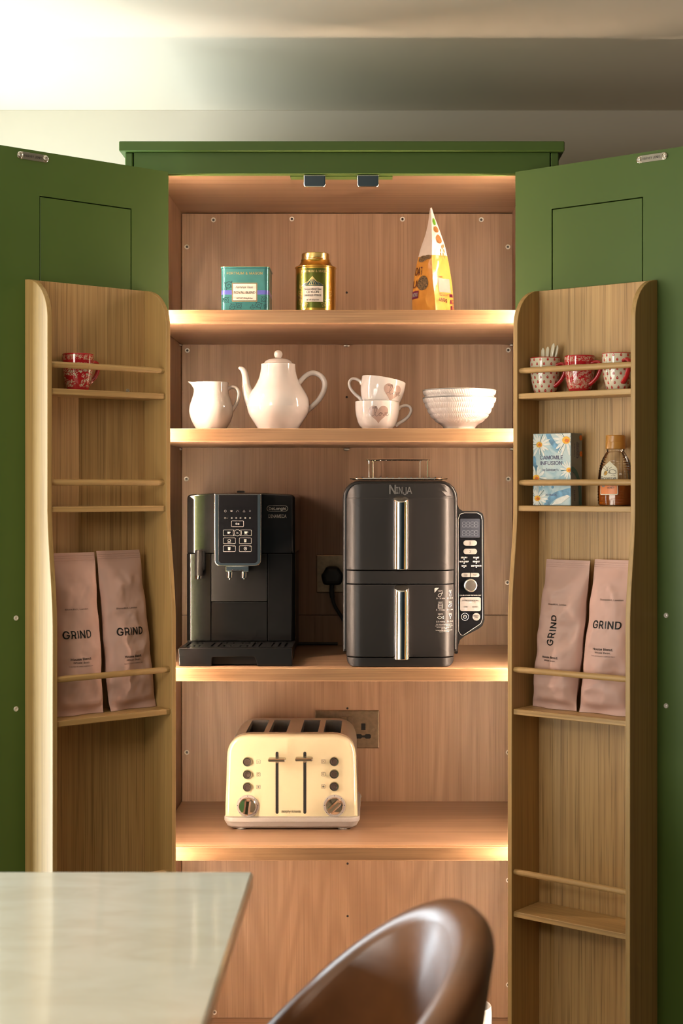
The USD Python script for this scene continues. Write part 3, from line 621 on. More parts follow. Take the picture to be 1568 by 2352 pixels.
    inner = [(1052.2, 1450), (1051.2, 1193), (1055.5, 1180.6), (1066, 1177.6), (1095, 1177.6), (1104.6, 1182.4), (1107.2, 1194), (1108.2, 1421), (1104, 1432.5), (1064, 1459.4), (1057.5, 1458.5)]
    q = sg.Polygon(rpoly(P.p(inner), .004, 4))
    A.add('panel_glass', prism(q.buffer(-P.mm(.9)), 3.0972, 3.099), 'black_glass', parent=cp, smooth=False)
    A.add('panel_trim', prism(q.difference(q.buffer(-P.mm(1.0))), 3.0968, 3.099), 'silver_print', parent=cp, smooth=False)
    G = Face(3.0970)
    A.add('display', G.put(G.rect(1056.5, 1101.5, 1191.5, 1235, 2)), 'display', parent=cp, smooth=False)
    H = Face(3.0967); seg = []
    for y in (1204.8, 1224.8):
        for x in (1065.4, 1074.6, 1084.6, 1093.4):
            for k in (-6, 0, 6): seg.append(H.line([(x - 2.3, y + k), (x + 2.3, y + k)], .7))
            for k in (-3.4, 3.4):
                for q2 in (-1, 1): seg.append(H.line([(x + q2 * 3.6, y + k - 2.2), (x + q2 * 3.6, y + k + 2.2)], .7))
    A.add('display_digits', H.put(*seg), 'display_segment', parent=cp, smooth=False)
    for x0, x1, y0, y1, r in ((1063.6, 1095, 1241, 1253.4, 6.2), (1063.8, 1095.2, 1260.2, 1272.8, 6.2), (1056.2, 1104, 1371.4, 1404, 5)):
        A.add('button', slab(G.loop(x0, x1, y0, y1, r), 3.0958, 3.098, .0006), 'panel_button', parent=cp)
    for x0, x1, r in ((1059, 1079, (4.6, .3, .3, 4.6)), (1080.2, 1100.4, (.3, 4.6, 4.6, .3))):
        A.add('button', slab(G.loop(x0, x1, 1315.8, 1325.6, r), 3.0958, 3.098, .0006), 'panel_button', parent=cp)
    A.add('button', slab(np.array(G.circ(1093.5, 1416.6, 8.8).exterior.coords)[:-1][::-1], 3.0958, 3.098, .0006), 'panel_button', parent=cp)
    A.add('power_button', G.put(G.circ(1067.4, 1416.6, 8.8, .9), G.circ(1067.4, 1416.6, 4.2, 1.2).difference(G.rect(1065.6, 1069.2, 1411, 1416)), G.line([(1067.4, 1412.2), (1067.4, 1417)], 1.3)), 'white_print', parent=cp, smooth=False)
    r = 15.2 * 3.09 / FPX
    A.add('dial', move(lathe([(0, .0072), (r * .80, .0072), (r * .84, .0078), (r * .97, .0072), (r, .006), (r, 0)], 48), rx=math.pi / 2, d=(X(1080.4, 3.09), 3.0975, Z(1345, 3.09))), 'steel', parent=cp)
    w = [G.text(t, x, y, 3.2, ww, bold=True) for t, x, y, ww in (('AIR FRY', 1065.4, 1280.6, 15.4), ('ROAST', 1093.4, 1280.6, 13.4), ('MAX CRISP', 1065.4, 1290, 21), ('REHEAT', 1093.4, 1290, 15.4), ('BAKE', 1065.4, 1299.6, 11), ('DEHYDRATE', 1093.6, 1299.6, 23.4))]
    w += [G.put(*[G.circ(x, y, 1.3) for x in (1065.4, 1093.4) for y in (1284.2, 1293.6, 1303)]), G.text('DOUBLESTACK TECHNOLOGY', 1080, 1367.4, 2.6, 49)]
    A.add('lettering', cat(*w), 'white_print', parent=cp, smooth=False)
    B = Face(3.0957)
    dk = [B.text(t, x, y, h, ww) for t, x, y, h, ww in (('TEMP', 1069, 1320.8, 2.6, 9), ('TIME', 1090, 1320.8, 2.6, 8), ('DOUBLE STACK PRO', 1080.2, 1379.4, 3, 38), ('SYNC', 1069.6, 1394, 3, 10), ('MATCH', 1091, 1394, 3, 13), ('START', 1093.5, 1414.6, 2.8, 11), ('STOP', 1093.5, 1418.6, 2.2, 8), ('1', 1079.4, 1247.2, 6, 3), ('2', 1079.6, 1266.4, 6, 4.6))]
    A.add('lettering', cat(*dk), 'dark_ink', parent=cp, smooth=False)
    A.add('lettering', B.put(*[B.rect(x - 2.6, x + 2.6, y - .6, y + .6, .4) for x, y in ((1080.2, 1382.8), (1069.4, 1398.6), (1091, 1398.6))]), 'white_print', parent=cp, smooth=False)
air_fryer()

# wire trivet lying on the air fryer, legs up
def trivet():
    z = 1.4420; r = .0013
    x0, x1, y0, y1 = X(804, 3.12), X(1028, 3.12), 3.115, 3.40
    R = Thing('wire_trivet', 'chrome wire trivet upside down on top of the air fryer', 'trivet', ((x0 + x1) / 2, 3.25, z - .0014))
    lp = rr(x0, x1, y0, y1, .03, 6); lp = np.vstack([lp, lp[:1]])
    R.add('rim', tube(np.c_[lp, np.full(len(lp), z)], .0016, 8, caps=False, up=(0, 0, 1)), 'chrome')
    for k, xx in enumerate(np.linspace(x0 + .013, x1 - .013, 15)):
        e = .006 if 0 < k < 14 else .018
        R.add('cross_wire', tube([(xx, y0 + e - .006, z + .002), (xx, y1 - e + .006, z + .002)], r, 8), 'chrome')
    for a, b, Y, top in ((847.5, 981, 3.135, 1055.5), (856.5, 964.5, 3.37, 1057.5)):
        zt = Z(top, Y); xa, xb_ = X(a, Y), X(b, Y)
        R.add('leg', tube(spline([(xa, Y, z), (xa, Y, zt - .004), (xa + .003, Y, zt), (xb_ - .003, Y, zt), (xb_, Y, zt - .004), (xb_, Y, z)], 4), .0015, 8, up=(0, 1, 0)), 'chrome')
trivet()

# ------------------------------------------------------------------ toaster
def toaster():
    Y0 = 3.200; zs = SHELF[3]; xc = X(669, Y0)
    O = Thing('toaster', 'cream four-slice toaster on the lowest lit shelf', 'toaster', (xc, 3.32, zs))
    F = Face(Y0)
    lp = rpoly(F.p([(515.5, 1884), (821.5, 1884), (816, 1687), (521.5, 1687)]), [.001, .001, .050, .050], 12)
    O.add('front_panel', slab(lp, Y0, Y0 + .026, .010, .0005, steps=5), 'cream_enamel')
    O.add('rear_panel', slab(inset(lp, .002), 3.425, 3.45, .0005, .008), 'steel')
    wm = CrossSection([inset(lp, .0012)]).extrude(3.427 - Y0 - .024).rotate((90, 0, 0)).translate((0, 3.427, 0))
    ztop = Z(1688, Y0)
    slots = [(X(a, 3.235), X(b, 3.235)) for a, b in ((564, 605.5), (617.5, 657), (690, 729.5), (742.5, 782))]
    for a, b in slots: wm = wm - box(a, b, 3.238, 3.408, zs + .06, ztop + .01, .002)
    O.add('chrome_shell', wm, 'steel')
    for a, b in slots:
        O.add('bread_slot', cat(box(a + .0015, b - .0015, 3.240, 3.406, zs + .058, zs + .062), box(a, a + .001, 3.24, 3.406, zs + .06, ztop - .012, .0002), box(b - .001, b, 3.24, 3.406, zs + .06, ztop - .012, .0002),
                                *[box(a + .002, b - .002, y - .0006, y + .0006, ztop - .03, ztop - .028, .0002) for y in (3.28, 3.33, 3.38)]), 'black_satin')
    # grey base: lofted rounded rectangles
    lv = [(Z(1877.5, 3.19), 0.), (Z(1880, 3.19), -.0008), (Z(1887, 3.19), -.0005), (Z(1889, 3.19), .0008), (Z(1899, 3.19), .006), (zs + .0055, .0125), (zs + .0030, .018), (zs + .0030, .08)]
    P = []
    for z, d in lv:
        l = rr(X(513.5, 3.19) + d, X(825, 3.19) - d, 3.188 + d, 3.458 - d, max(.004, .022 - d), 7); P.append(np.c_[l, np.full(len(l), z)])
    l0 = inset(P[0][:, :2], .02); P = [np.c_[l0, np.full(len(l0), lv[0][0])]] + P
    O.add('base', grid(np.array(P)[::-1], cv=True), 'grey_plastic')
    for px, y in ((552, 3.215), (786, 3.215), (552, 3.42), (786, 3.42)):
        O.add('foot', lathe([(0, zs + .0001), (.010, zs + .0001), (.011, zs + .0045), (0, zs + .0045)], 20, (X(px, 3.2), y, 0)), 'grey_plastic')
    f = Face(Y0 - .0002)
    for px, lx in ((636, 635.6), (699.8, 697.8)):
        O.add('lever_track', f.put(f.rect(px - 3.4, px + 3.4, 1726.5, 1869, 3.4)), 'black_hole', smooth=False)
        yb = 1745.5 if px < 650 else 1744; z = Z(yb, 3.18)
        O.add('lever', cat(box(X(lx - 20, 3.17), X(lx + 20, 3.17), 3.166, 3.188, z - .0022, z + .0042, .0018), box(X(px - 2.6, 3.19), X(px + 2.6, 3.19), 3.18, 3.202, z - .007, z + .004, .001)), 'nickel')
    def knob(px, py, prof, m, **k): return O.add(k.pop('name'), move(lathe(prof, 36), rx=math.pi / 2, d=(X(px, Y0), Y0, Z(py, Y0))), m, **k)
    mm = Y0 / FPX
    for px, ys in ((568.3, (1749.5, 1778.6, 1807.2)), (767.3, (1748.6, 1777.5, 1806))):
        for py in ys:
            b = knob(px, py, [(8 * mm, .002), (8.4 * mm, .004), (10 * mm, .0042), (10.6 * mm, .003), (10.8 * mm, -.0005)], 'nickel', name='button')
            knob(px, py, [(0, .0026), (5.8 * mm, .0030), (6.4 * mm, .0044), (7.6 * mm, .0042), (8 * mm, .0)], 'bronze_cap', name='button_cap', parent=b)
    for px, s_ in ((593.2, 1), (742.2, -1)):
        y0 = 1750 if s_ > 0 else 1749
        ic = [f.ring(px - 4.6, px + 4.6, y0 - 4.6, y0 + 4.6, 1.4, .6), f.line([(px - 2.4, y0 - 2.4), (px + 2.4, y0 + 2.4)], .6), f.line([(px - 2.4, y0 + 2.4), (px + 2.4, y0 - 2.4)], .6)]
        y1 = y0 + 28.7; ic += [f.ring(px - 4.4, px + 4.4, y1 - 4.8, y1 + 4.8, 1.4, .6), f.ring(px - 1.6, px + 1.6, y1 - 2.8, y1 + 2.8, .6, .6)]
        y2 = y0 + 57.6; ic += [f.ring(px - 4.6, px + 4.6, y2 - 4.6, y2 + 4.6, 1.4, .6)] + [f.line([(px - 2.6 * math.cos(a), y2 - 2.6 * math.sin(a)), (px + 2.6 * math.cos(a), y2 + 2.6 * math.sin(a))], .7) for a in (0, .785, 1.571, 2.356)]
        O.add('symbols', f.put(*ic), 'dim_print', smooth=False)
    for px, py, ang in ((568.8, 1851.2, .12), (767.8, 1850.6, .82)):
        d = knob(px, py, [(0, .003), (21 * mm, .003), (24.6 * mm, .0026), (25.6 * mm, .001), (25.8 * mm, -.0005)], 'grey_plastic', name='browning_dial')
        dots = [sg.Point(X(px, Y0) + 23.2 * mm * math.cos(a), Z(py, Y0) + 23.2 * mm * math.sin(a)).buffer(.9 * mm) for a in np.radians(np.linspace(-40, 220, 7))]
        O.add('dial_marks', prism(union_all(dots), Y0 - .0032, Y0 - .0026), 'dark_ink', parent=d, smooth=False)
        knob(px, py, [(0, .008), (18.6 * mm, .0075), (20.4 * mm, .006), (20.9 * mm, .0)], 'chrome', name='dial_cap', parent=d)
        g = box(-7.2 * mm, 7.2 * mm, -.020, -.006, -18.6 * mm, 18.6 * mm, .0035)
        O.add('dial_grip', move(g, ry=ang, d=(X(px, Y0), Y0, Z(py, Y0))), 'chrome', parent=d)
    O.add('lettering', cat(f.text('morphy richards', 668.7, 1863.5, 6.2, 44)), 'dark_ink', smooth=False)
toaster()

# ------------------------------------------------------------------ sockets on the back panel, a plug and its cable
def socket(px0, px1, py0, py1, label):
    Y = YB - .0055; f = Face(Y)
    S = Thing('double_socket', label, 'socket', (X((px0 + px1) / 2, YB), YB, Z(py1, YB)), group='brass double sockets on the back panel')
    mx = (px0 + px1) / 2
    S.add('plate', slab(f.loop(px0, px1, py0, py1, 2), Y, YB - .0002, .0022), 'antique_brass')
    for s_ in (-1, 1):
        a, b = sorted((mx + s_ * 1.2, mx + s_ * 13.4))
        S.add('switch', slab(f.loop(a, b, py0 + 13.5, py0 + 36, 2), Y - .0030, Y + .001, .0014), 'antique_brass')
        cxx = mx + s_ * 37.4
        S.add('socket_holes', f.put(f.rect(cxx - 5, cxx + 5, py0 + 29.5, py0 + 45, 1), f.rect(cxx - 17.5, cxx - 3, py0 + 54, py0 + 64.5, 4), f.rect(cxx + 3, cxx + 17.5, py0 + 54, py0 + 64.5, 4), f.rect(cxx - 4, cxx + 4, py0 + 57, py0 + 62), d=.0003), 'black_hole', smooth=False)
        S.add('plate_screw', move(lathe([(0, .0006), (.0030, .0004), (.0036, 0)], 18), rx=math.pi / 2, d=(X(mx + s_ * 60.2, Y), Y, Z(py0 + 44, Y))), 'antique_brass')
socket(723, 870.5, 1632, 1719, 'brass double socket low behind the toaster')
socket(726.5, 874, 1274.5, 1361, 'brass double socket in the shade beside the air fryer')
Pg = Thing('power_plug', 'black mains plug with its cable hanging behind the air fryer', 'plug', (X(764, 3.47), 3.47, Z(1345, 3.47)))
f = Face(3.455)
Pg.add('plug_body', slab(rpoly(f.p([(742, 1344), (783, 1344), (788, 1322), (775, 1302), (750, 1302), (737, 1322)]), .010, 6), 3.448, YB - .009, .010), 'black_rubber')
Pg.add('cable', tube(spline([(X(762, 3.465), 3.465, Z(1343, 3.465)), (X(762, 3.465), 3.463, Z(1362, 3.465)), (X(768, 3.465), 3.462, Z(1390, 3.465)), (X(786, 3.465), 3.466, Z(1420, 3.465)), (X(800, 3.47), 3.473, Z(1450, 3.47)), (X(818, 3.475), 3.480, SHELF[2] + .006)], 6), [.0062] + [.0058] * 8 + [.0042] * 22, 10), 'black_rubber')
# ------------------------------------------------------------------ white crockery on the second shelf
ZB = SHELF[1] + .0005; Y2 = 3.14; KP = Y2 / FPX / 3.7333       # metres per unit of the measured profiles below
def cup_profile(outer, wall=.0024, floor=.006):
    """Closes an outer profile [(r, z)...] from the foot to the rim with its inside."""
    o = [tuple(p) for p in outer]; r, z = o[-1]
    ins = [(max(q - wall, .0005), zz) for q, zz in o[::-1][1:] if zz > floor]
    return [(0, o[0][1])] + o + [(r - wall * .25, z + wall * .35), (r - wall * .75, z + wall * .35), (r - wall, z)] + ins + [(max(ins[-1][0] - .004, .001), floor), (0, floor)]
def resample(pts, n): return spline(pts, n)
def jug():
    o = np.array([X(484.7, Y2), Y2, ZB]); J = Thing('milk_jug', 'small white porcelain milk jug left of the teapot', 'jug', o)
    prof = [(.0255, .0), (.0300, .0012), (.0345, .0075), (.0398, .0175), (.0440, .030), (.0454, .040), (.0442, .050), (.0405, .0620), (.0368, .0740), (.0354, .086), (.0358, .0975)]
    m = lathe(cup_profile(resample(prof, 4)), 72); v = np.array(m.vertices)
    th = np.arctan2(v[:, 1], v[:, 0]); dd = np.angle(np.exp(1j * (th - np.pi))); w = np.exp(-(dd / .22) ** 2) * np.clip((v[:, 2] - .078) / .02, 0, 1.1) ** 2.2
    v[:, 0] -= w * .0125; v[:, 2] += w * .0016
    J.add('body', trimesh.Trimesh(v + o, m.faces, process=False), 'porcelain', smooth=60)
    c = lambda a, b: ((a - 391) * KP, 0, (853 - b) * KP)
    h = spline([c(500, 548), c(512, 530), c(535, 500), c(572, 485), c(606, 495), c(627, 535), c(618, 600), c(590, 655), c(560, 695), c(540, 720), c(532, 745)], 5)
    J.add('handle', tube(h + o, np.interp(np.linspace(0, 1, len(h)), [0, .12, .3, .6, .85, 1], [.0075, .0048, .0036, .0038, .0042, .0030]), 14, flat=1.35), 'porcelain', smooth=60)
jug()
def teapot():
    Y = 3.15; K = Y / FPX / 3.7333; o = np.array([X(380 + 966 / 3.7333, Y), Y, ZB]); Tp = Thing('teapot', 'white porcelain teapot with ball knobbed lid', 'teapot', o)
    z0 = 854.6
    pr = [(168, 851), (172, 845), (178, 835), (201, 800), (250, 722), (266, 670), (268, 640), (261, 585), (232, 525), (192, 462), (165, 402), (151, 345), (147, 300), (148, 289)]
    Tp.add('body', lathe([(0, .0006)] + [tuple(p) for p in resample([(w * K, (z0 - y) * K) for w, y in pr], 5)] + [(146 * K, (z0 - 286) * K), (112 * K, (z0 - 286) * K), (0, (z0 - 292) * K)], 84, o), 'porcelain', smooth=60)
    ld = [(124, 286), (123, 281), (117, 268), (104, 255), (86, 246), (62, 241), (38, 238), (30, 235), (27, 231), (30, 226)] + [(37 * math.sin(a), 203 + 37 * math.cos(a)) for a in np.linspace(.95, math.pi, 12)]
    Tp.add('lid', lathe([(w * K, (z0 - y) * K) for w, y in ld], 64, o), 'porcelain', smooth=60)
    c = lambda a, b: ((a - 966) * K, 0, (z0 - b) * K)
    sp = spline([c(785, 640), c(742, 600), c(706, 535), c(691, 470), c(686, 410), c(677, 360), c(658, 331), c(628, 316)], 6)
    r = np.interp(np.linspace(0, 1, len(sp)), [0, .15, .3, .45, .6, .75, .88, 1], [82, 66, 48, 36, 30, 28, 22, 11]) * K
    Tp.add('spout', tube(sp + o, r, 20, flat=.85), 'porcelain', smooth=60)
    h = spline([c(1096, 470), c(1125, 462), c(1158, 432), c(1205, 385), c(1262, 362), (c(1325, 385)), c(1362, 440), c(1358, 510), c(1320, 585), c(1262, 645), c(1210, 690), c(1180, 722), c(1165, 745)], 5)
    Tp.add('handle', tube(h + o, np.interp(np.linspace(0, 1, len(h)), [0, .06, .2, .5, .85, 1], [30, 26, 22, 24, 22, 16]) * K, 14, flat=1.3), 'porcelain', smooth=60)
teapot()
def heart(w):
    t = np.linspace(0, 2 * np.pi, 60, endpoint=False)
    return sg.Polygon(np.c_[16 * np.sin(t) ** 3, 13 * np.cos(t) - 5 * np.cos(2 * t) - 2 * np.cos(3 * t) - np.cos(4 * t)] * w / 32).buffer(0)
def love(w):
    """'with love' in a loose hand; the heart is w wide."""
    k = w / 100
    s = [[(-36, -14), (-24, -8), (-12, 14), (-10, 30), (-16, 34), (-20, 22), (-20, 0), (-14, -14), (-4, -10), (4, -2)], [(6, -2), (12, 2), (10, -10), (2, -12), (0, -2), (8, 4), (18, 0)],
         [(18, 2), (23, -10), (26, -11), (32, 2), (30, 4), (36, 0)], [(34, -6), (42, -2), (44, 5), (38, 4), (37, -8), (44, -12), (52, -6)]]
    q = [stroke(np.array(a) * k, 2.0 * k, 6) for a in s]
    q += [stroke(np.array(a) * k, 1.4 * k, 4) for a in ([(-34, 30), (-32, 24), (-30, 29), (-28, 24), (-26, 30)], [(-24, 28), (-23.5, 24)], [(-20, 34), (-20.5, 24), (-19, 24)], [(-22, 29), (-18, 29)], [(-16, 34), (-16, 24)], [(-16, 27), (-13, 29), (-12, 24)])]
    return union_all(q)
def love_cup(name_label, o, tilt=None, heart_at=0., side=1):
    U = Thing('tea_cup', name_label, 'cup', o, group='white cups printed with hearts', world=False)
    pr = [(.0285, 0), (.0305, .001), (.0320, .0035), (.0376, .0105), (.0425, .0235), (.0452, .0380), (.0459, .0520), (.0459, .0582)]
    prof = resample(pr, 4); R = lambda z: np.interp(z, prof[:, 1], prof[:, 0])
    T_ = (lambda m: move(m, rx=tilt[0], ry=tilt[1], rz=0)) if tilt else (lambda m: m)
    U.add('body', T_(lathe(cup_profile(prof), 72)), 'porcelain', smooth=60)
    k = lambda a, b: np.array((side * (a - 322) * KP, 0, (778 - b) * KP))
    h = spline([k(500, 600), k(520, 580), k(560, 567), k(596, 575), k(611, 610), k(592, 655), k(548, 695), k(505, 720), k(478, 742)], 5)
    U.add('handle', T_(tube(h, np.interp(np.linspace(0, 1, len(h)), [0, .15, .5, .85, 1], [.0050, .0032, .0029, .0036, .0042]), 12, flat=1.5)), 'porcelain', smooth=60)
    hm = wrap(move(flat(heart(.0405)), d=(0, 0, .0325)), R, .004); lm = wrap(move(flat(love(.0405), .0001), d=(.001, -.0003, .0325)), R, .004)
    p = U.add('heart_print', T_(move(hm, rz=heart_at)), 'heart_pink', smooth=False)
    U.add('lettering', T_(move(lm, rz=heart_at)), 'script_ink', parent=p, smooth=False)
oc = np.array([X(780 + 322 / 3.7333, Y2), Y2, ZB])
love_cup('white cup with a pink heart, the lower of the two stacked', oc, None, .05, 1)
love_cup('tilted white cup with a pink heart, stacked on another', oc + np.array([.0036, .0010, .0462]), (-.06, .17), .52, -1)
def bowl(label, z):
    Y = 3.14; o = np.array([X(780 + 1025 / 3.7333, Y), Y, z])
    B = Thing('bowl', label, 'bowl', o, group='ribbed white bowls'); K = KP
    pr = np.array([(.0300, 0), (.0318, .0012), (.0345, .0070), (.0445, .0150), (.0540, .0232), (.0612, .0325), (.0672, .0452), (.0722, .0560), (.0748, .0640), (.0752, .0652)])
    prof = resample(pr, 14); n = 800; th = np.linspace(0, 2 * np.pi, n, endpoint=False)
    zz, rr_ = prof[:, 1], prof[:, 0]
    bands = [.0652, .0545, .0432, .0318, .0215, .0130]
    R = np.tile(rr_, (n, 1))
    for k in range(5):
        t = np.clip((bands[k] - zz) / (bands[k] - bands[k + 1]), 0, 1); inb = (zz <= bands[k]) & (zz > bands[k + 1])
        ph = th[:, None] * 100 + (1 if k % 2 else -1) * t[None] * 4.2
        R += np.where(inb, .00034 * np.sin(ph) * np.sin(np.pi * t) ** .5 + .0011 * np.sin(np.pi * t), 0)
    P = np.stack([np.cos(th)[:, None] * R, np.sin(th)[:, None] * R, np.tile(zz, (n, 1))], -1)
    inner = lathe([(0, .0002), (.030, .0002)], n); top = lathe([(.0752, .0652), (.0748, .0660), (.0738, .0660), (.0732, .0652), (.069, .055), (.060, .035), (.040, .012), (0, .006)], n)
    B.add('body', move(cat(grid(P, cu=True), inner, top), d=o), 'porcelain', smooth=60)
    B.add('rim_line', lathe([(.0752, .0640), (.0759, .0650), (.0758, .0660), (.0748, .0668), (.0738, .0662)], 120, o), 'rim_grey', smooth=True)
bowl('ribbed white bowl with a grey rim, the lower of the pair', ZB)
bowl('ribbed white bowl stacked inside the lower bowl', ZB + .0158)

# ------------------------------------------------------------------ tea caddies and granola on the top shelf
ZT = SHELF[0] + .0005
def swirl(w, turns=1.6, n=26):
    """A leafy scroll about w across."""
    a = np.linspace(0, turns * 2 * np.pi, n); r = np.linspace(.46, .06, n) * w
    q = [stroke(np.c_[r * np.cos(a), r * np.sin(a)], w * .075, 0)]
    for k in range(2, n - 8, 4):
        d = np.array([np.cos(a[k] + .5), np.sin(a[k] + .5)]); p = r[k] * np.array([np.cos(a[k]), np.sin(a[k])])
        q.append(affinity.rotate(affinity.scale(disc(w * .09, 8), 1.5, .6), math.degrees(a[k] + .5), origin=(0, 0)).buffer(0))
        q[-1] = affinity.translate(q[-1], *(p + d * w * .1))
    return union_all(q)
def square_tin():
    Y = 3.115; F = Face(Y); x0, x1 = X(507, Y), X(617.5, Y); zt = Z(612, Y); o = ((x0 + x1) / 2, Y + .05, ZT)
    S = Thing('tea_tin', 'square teal tea tin with a violet band, left of the gold caddy', 'tea tin', o)
    w = x1 - x0
    def lv(z, d, r): l = rr(x0 + d, x1 - d, Y + d, Y + w - d, r, 6); return np.c_[l, np.full(len(l), z)]
    S.add('body', grid(np.array([lv(ZT, .03, .002), lv(ZT, .0008, .009), lv(ZT + .0006, 0, .010), lv(zt - .004, 0, .010), lv(zt - .0035, .0009, .0095)]), cv=True), 'tin_teal', smooth=50)
    S.add('lid', grid(np.array([lv(zt - .0036, -.0007, .0105), lv(zt - .0030, -.0012, .011), lv(zt - .0006, -.0012, .011), lv(zt, -.0004, .0102), lv(zt - .0003, .004, .008), lv(zt - .003, .0055, .008), lv(zt - .003, .04, .003)]), cv=True), 'tin_teal', smooth=50)
    S.add('lid_rim', grid(np.array([lv(zt - .0008, -.0014, .0112), lv(zt + .0002, -.0012, .011), lv(zt + .0002, -.0002, .010), lv(zt - .0004, .0002, .0098)]), cv=True), 'gold_letter', smooth=50)
    bz0, bz1 = Z(676.5, Y), Z(666.5, Y)
    S.add('violet_band', grid(np.array([lv(bz0, -.0001, .0101), lv(bz1, -.0001, .0101)]), cv=True), 'tin_violet', smooth=50)
    sw = []
    for px, py, ww, fl, rt in ((525, 656, 22, 1, 0), (519, 690, 17, -1, 20), (534, 706, 17, 1, 60), (549, 703, 16, -1, 10), (606, 688, 17, 1, -20), (594, 702, 18, -1, 0), (580, 707, 13, 1, 40), (610, 704, 12, 1, 0)):
        q = affinity.rotate(affinity.scale(swirl(F.mm(ww)), fl, 1, origin=(0, 0)), rt, origin=(0, 0)); sw.append(affinity.translate(q, X(px, Y), Z(py, Y)))
    sw = union_all(sw).intersection(F.rect(511, 613, 640, 716)).difference(F.rect(532, 591, 649, 693)).difference(F.rect(507, 618, 666.5, 676.5))
    S.add('scroll_print', F.put(sw), 'tin_swirl', smooth=False)
    S.add('lettering', F.text('FORTNUM & MASON', 561.5, 627.6, 5.6, 82, spread=.12, bold=True), 'gold_letter', smooth=False)
    lb = S.add('label_frame', F.put(F.rect(532.5, 590.5, 649.5, 692.5, 1.5), d=.0003), 'dark_ink', smooth=False)
    S.add('label_border', F.put(F.ring(532.5, 590.5, 649.5, 692.5, 1.5, 1.2), d=.0004), 'gold_letter', parent=lb, smooth=False)
    S.add('label_paper', F.put(F.rect(534.6, 588.4, 651.8, 690.2), d=.0005), 'label_paper', parent=lb, smooth=False)
    G = Face(Y - .0006)
    S.add('lettering', cat(G.text('Famous Teas', 561.5, 659.4, 5.2, 39, slant=.42), G.text('ROYAL BLEND', 561.5, 671.8, 5.2, 49, spread=.05), G.text('NET WT 250g 8.8oz', 561.5, 685, 3.8, 37)), 'dark_ink', parent=lb, smooth=False)
square_tin()
def gold_caddy():
    Y = 3.165; r0 = 46.3 * Y / FPX; cxx = X(724.6, Y); o = np.array([cxx, Y, ZT]); z = lambda p: Z(p, Y) - ZT
    G = Thing('tea_caddy', 'round gold tea caddy with a screw lid', 'tea caddy', o, world=False)
    k = Y / FPX
    G.add('body', lathe([(0, .0004), (r0 - .001, .0004), (r0, .0014), (r0, z(619)), (r0 + .0012, z(617.5)), (r0 + .0012, z(615.5)), (r0 - .001, z(614.2)), (40.5 * k, z(612)), (37 * k, z(608.5)), (34.5 * k, z(604)), (33.3 * k, z(600.5)), (33 * k, z(598)), (0, z(598))], 72), 'tin_gold', smooth=40)
    lid = [(33.4 * k, z(599.5)), (33.8 * k, z(598)), (33.2 * k, z(597)), (31.8 * k, z(596)), (32.0 * k, z(594.5)), (32.0 * k, z(585.5)), (31.2 * k, z(583.8)), (29.5 * k, z(583.2)), (0, z(583.4))]
    G.add('lid', lathe(lid, 60), 'tin_gold_light', smooth=40)
    W = lambda m: wrap(m, r0, .004)
    u = lambda px: (px - 724.6) * k
    F2 = lambda pts, w, sm=0: stroke([(u(a), z(b)) for a, b in pts], w * k, sm)
    G.add('green_panel', W(flat(sg.box(u(697), z(712), u(750), z(622)), .0001)), 'tin_green', smooth=False)
    tent = [sg.Polygon([(u(718.5), z(643)), (u(720, ), z(642)), (u(728), z(651)), (u(744), z(659)), (u(744), z(663)), (u(694), z(663)), (u(694), z(659)), (u(710), z(651))])]
    G.add('marquee_print', W(flat(union_all(tent), .0002)), 'tin_swirl', smooth=False)
    gl = [F2([(694, 660.5), (744, 660.5)], 1.2), F2([(694, 660), (710, 651.5), (719, 641), (728, 651.5), (744, 660)], .9), F2([(719, 643), (712, 659)], .8), F2([(719, 643), (717, 659)], .8), F2([(719, 643), (722, 659)], .8), F2([(719, 643), (727, 659)], .8), F2([(719, 643), (734, 659)], .8), F2([(719, 643), (704, 659)], .8)]
    for s_ in (-1, 1):
        for kx, ky, ww in ((33, 700, 20), (38, 680, 17), (34, 664, 13), (21, 705, 12)):
            gl.append(affinity.translate(affinity.scale(swirl(ww * k), s_, 1, origin=(0, 0)), s_ * kx * k - .0008, z(ky)))
    G.add('scroll_print', W(flat(union_all(gl).intersection(sg.box(-.058, .0005, .058, z(640))), .0003)), 'tin_gold_light', smooth=False)
    lb = G.add('label', W(flat(sg.box(u(695.5), z(698.5), u(743.5), z(663)), .0004)), 'label_paper', smooth=False)
    def tx(t, y, h, w, **q): return W(move(text(t, h * k, w * k, **q), d=(-.0045, -.0005, z(y))))
    G.add('lettering', cat(tx('Famous World Teas', 669.6, 4.4, 40, slant=.4), tx('CEYLON', 676.2, 5.4, 28, spread=.06), tx('ORANGE PEKOE', 683.6, 4.2, 40, spread=.08), tx('NET WT 125g 4.4oz', 694, 3.4, 28)), 'dark_ink', parent=lb, smooth=False)
    G.add('lettering', W(move(text('FORTNUM & MASON', 5.2 * k, 66 * k, bold=True, spread=.1), d=(0, -.0002, z(629)))), 'gold_letter', smooth=False)
gold_caddy()
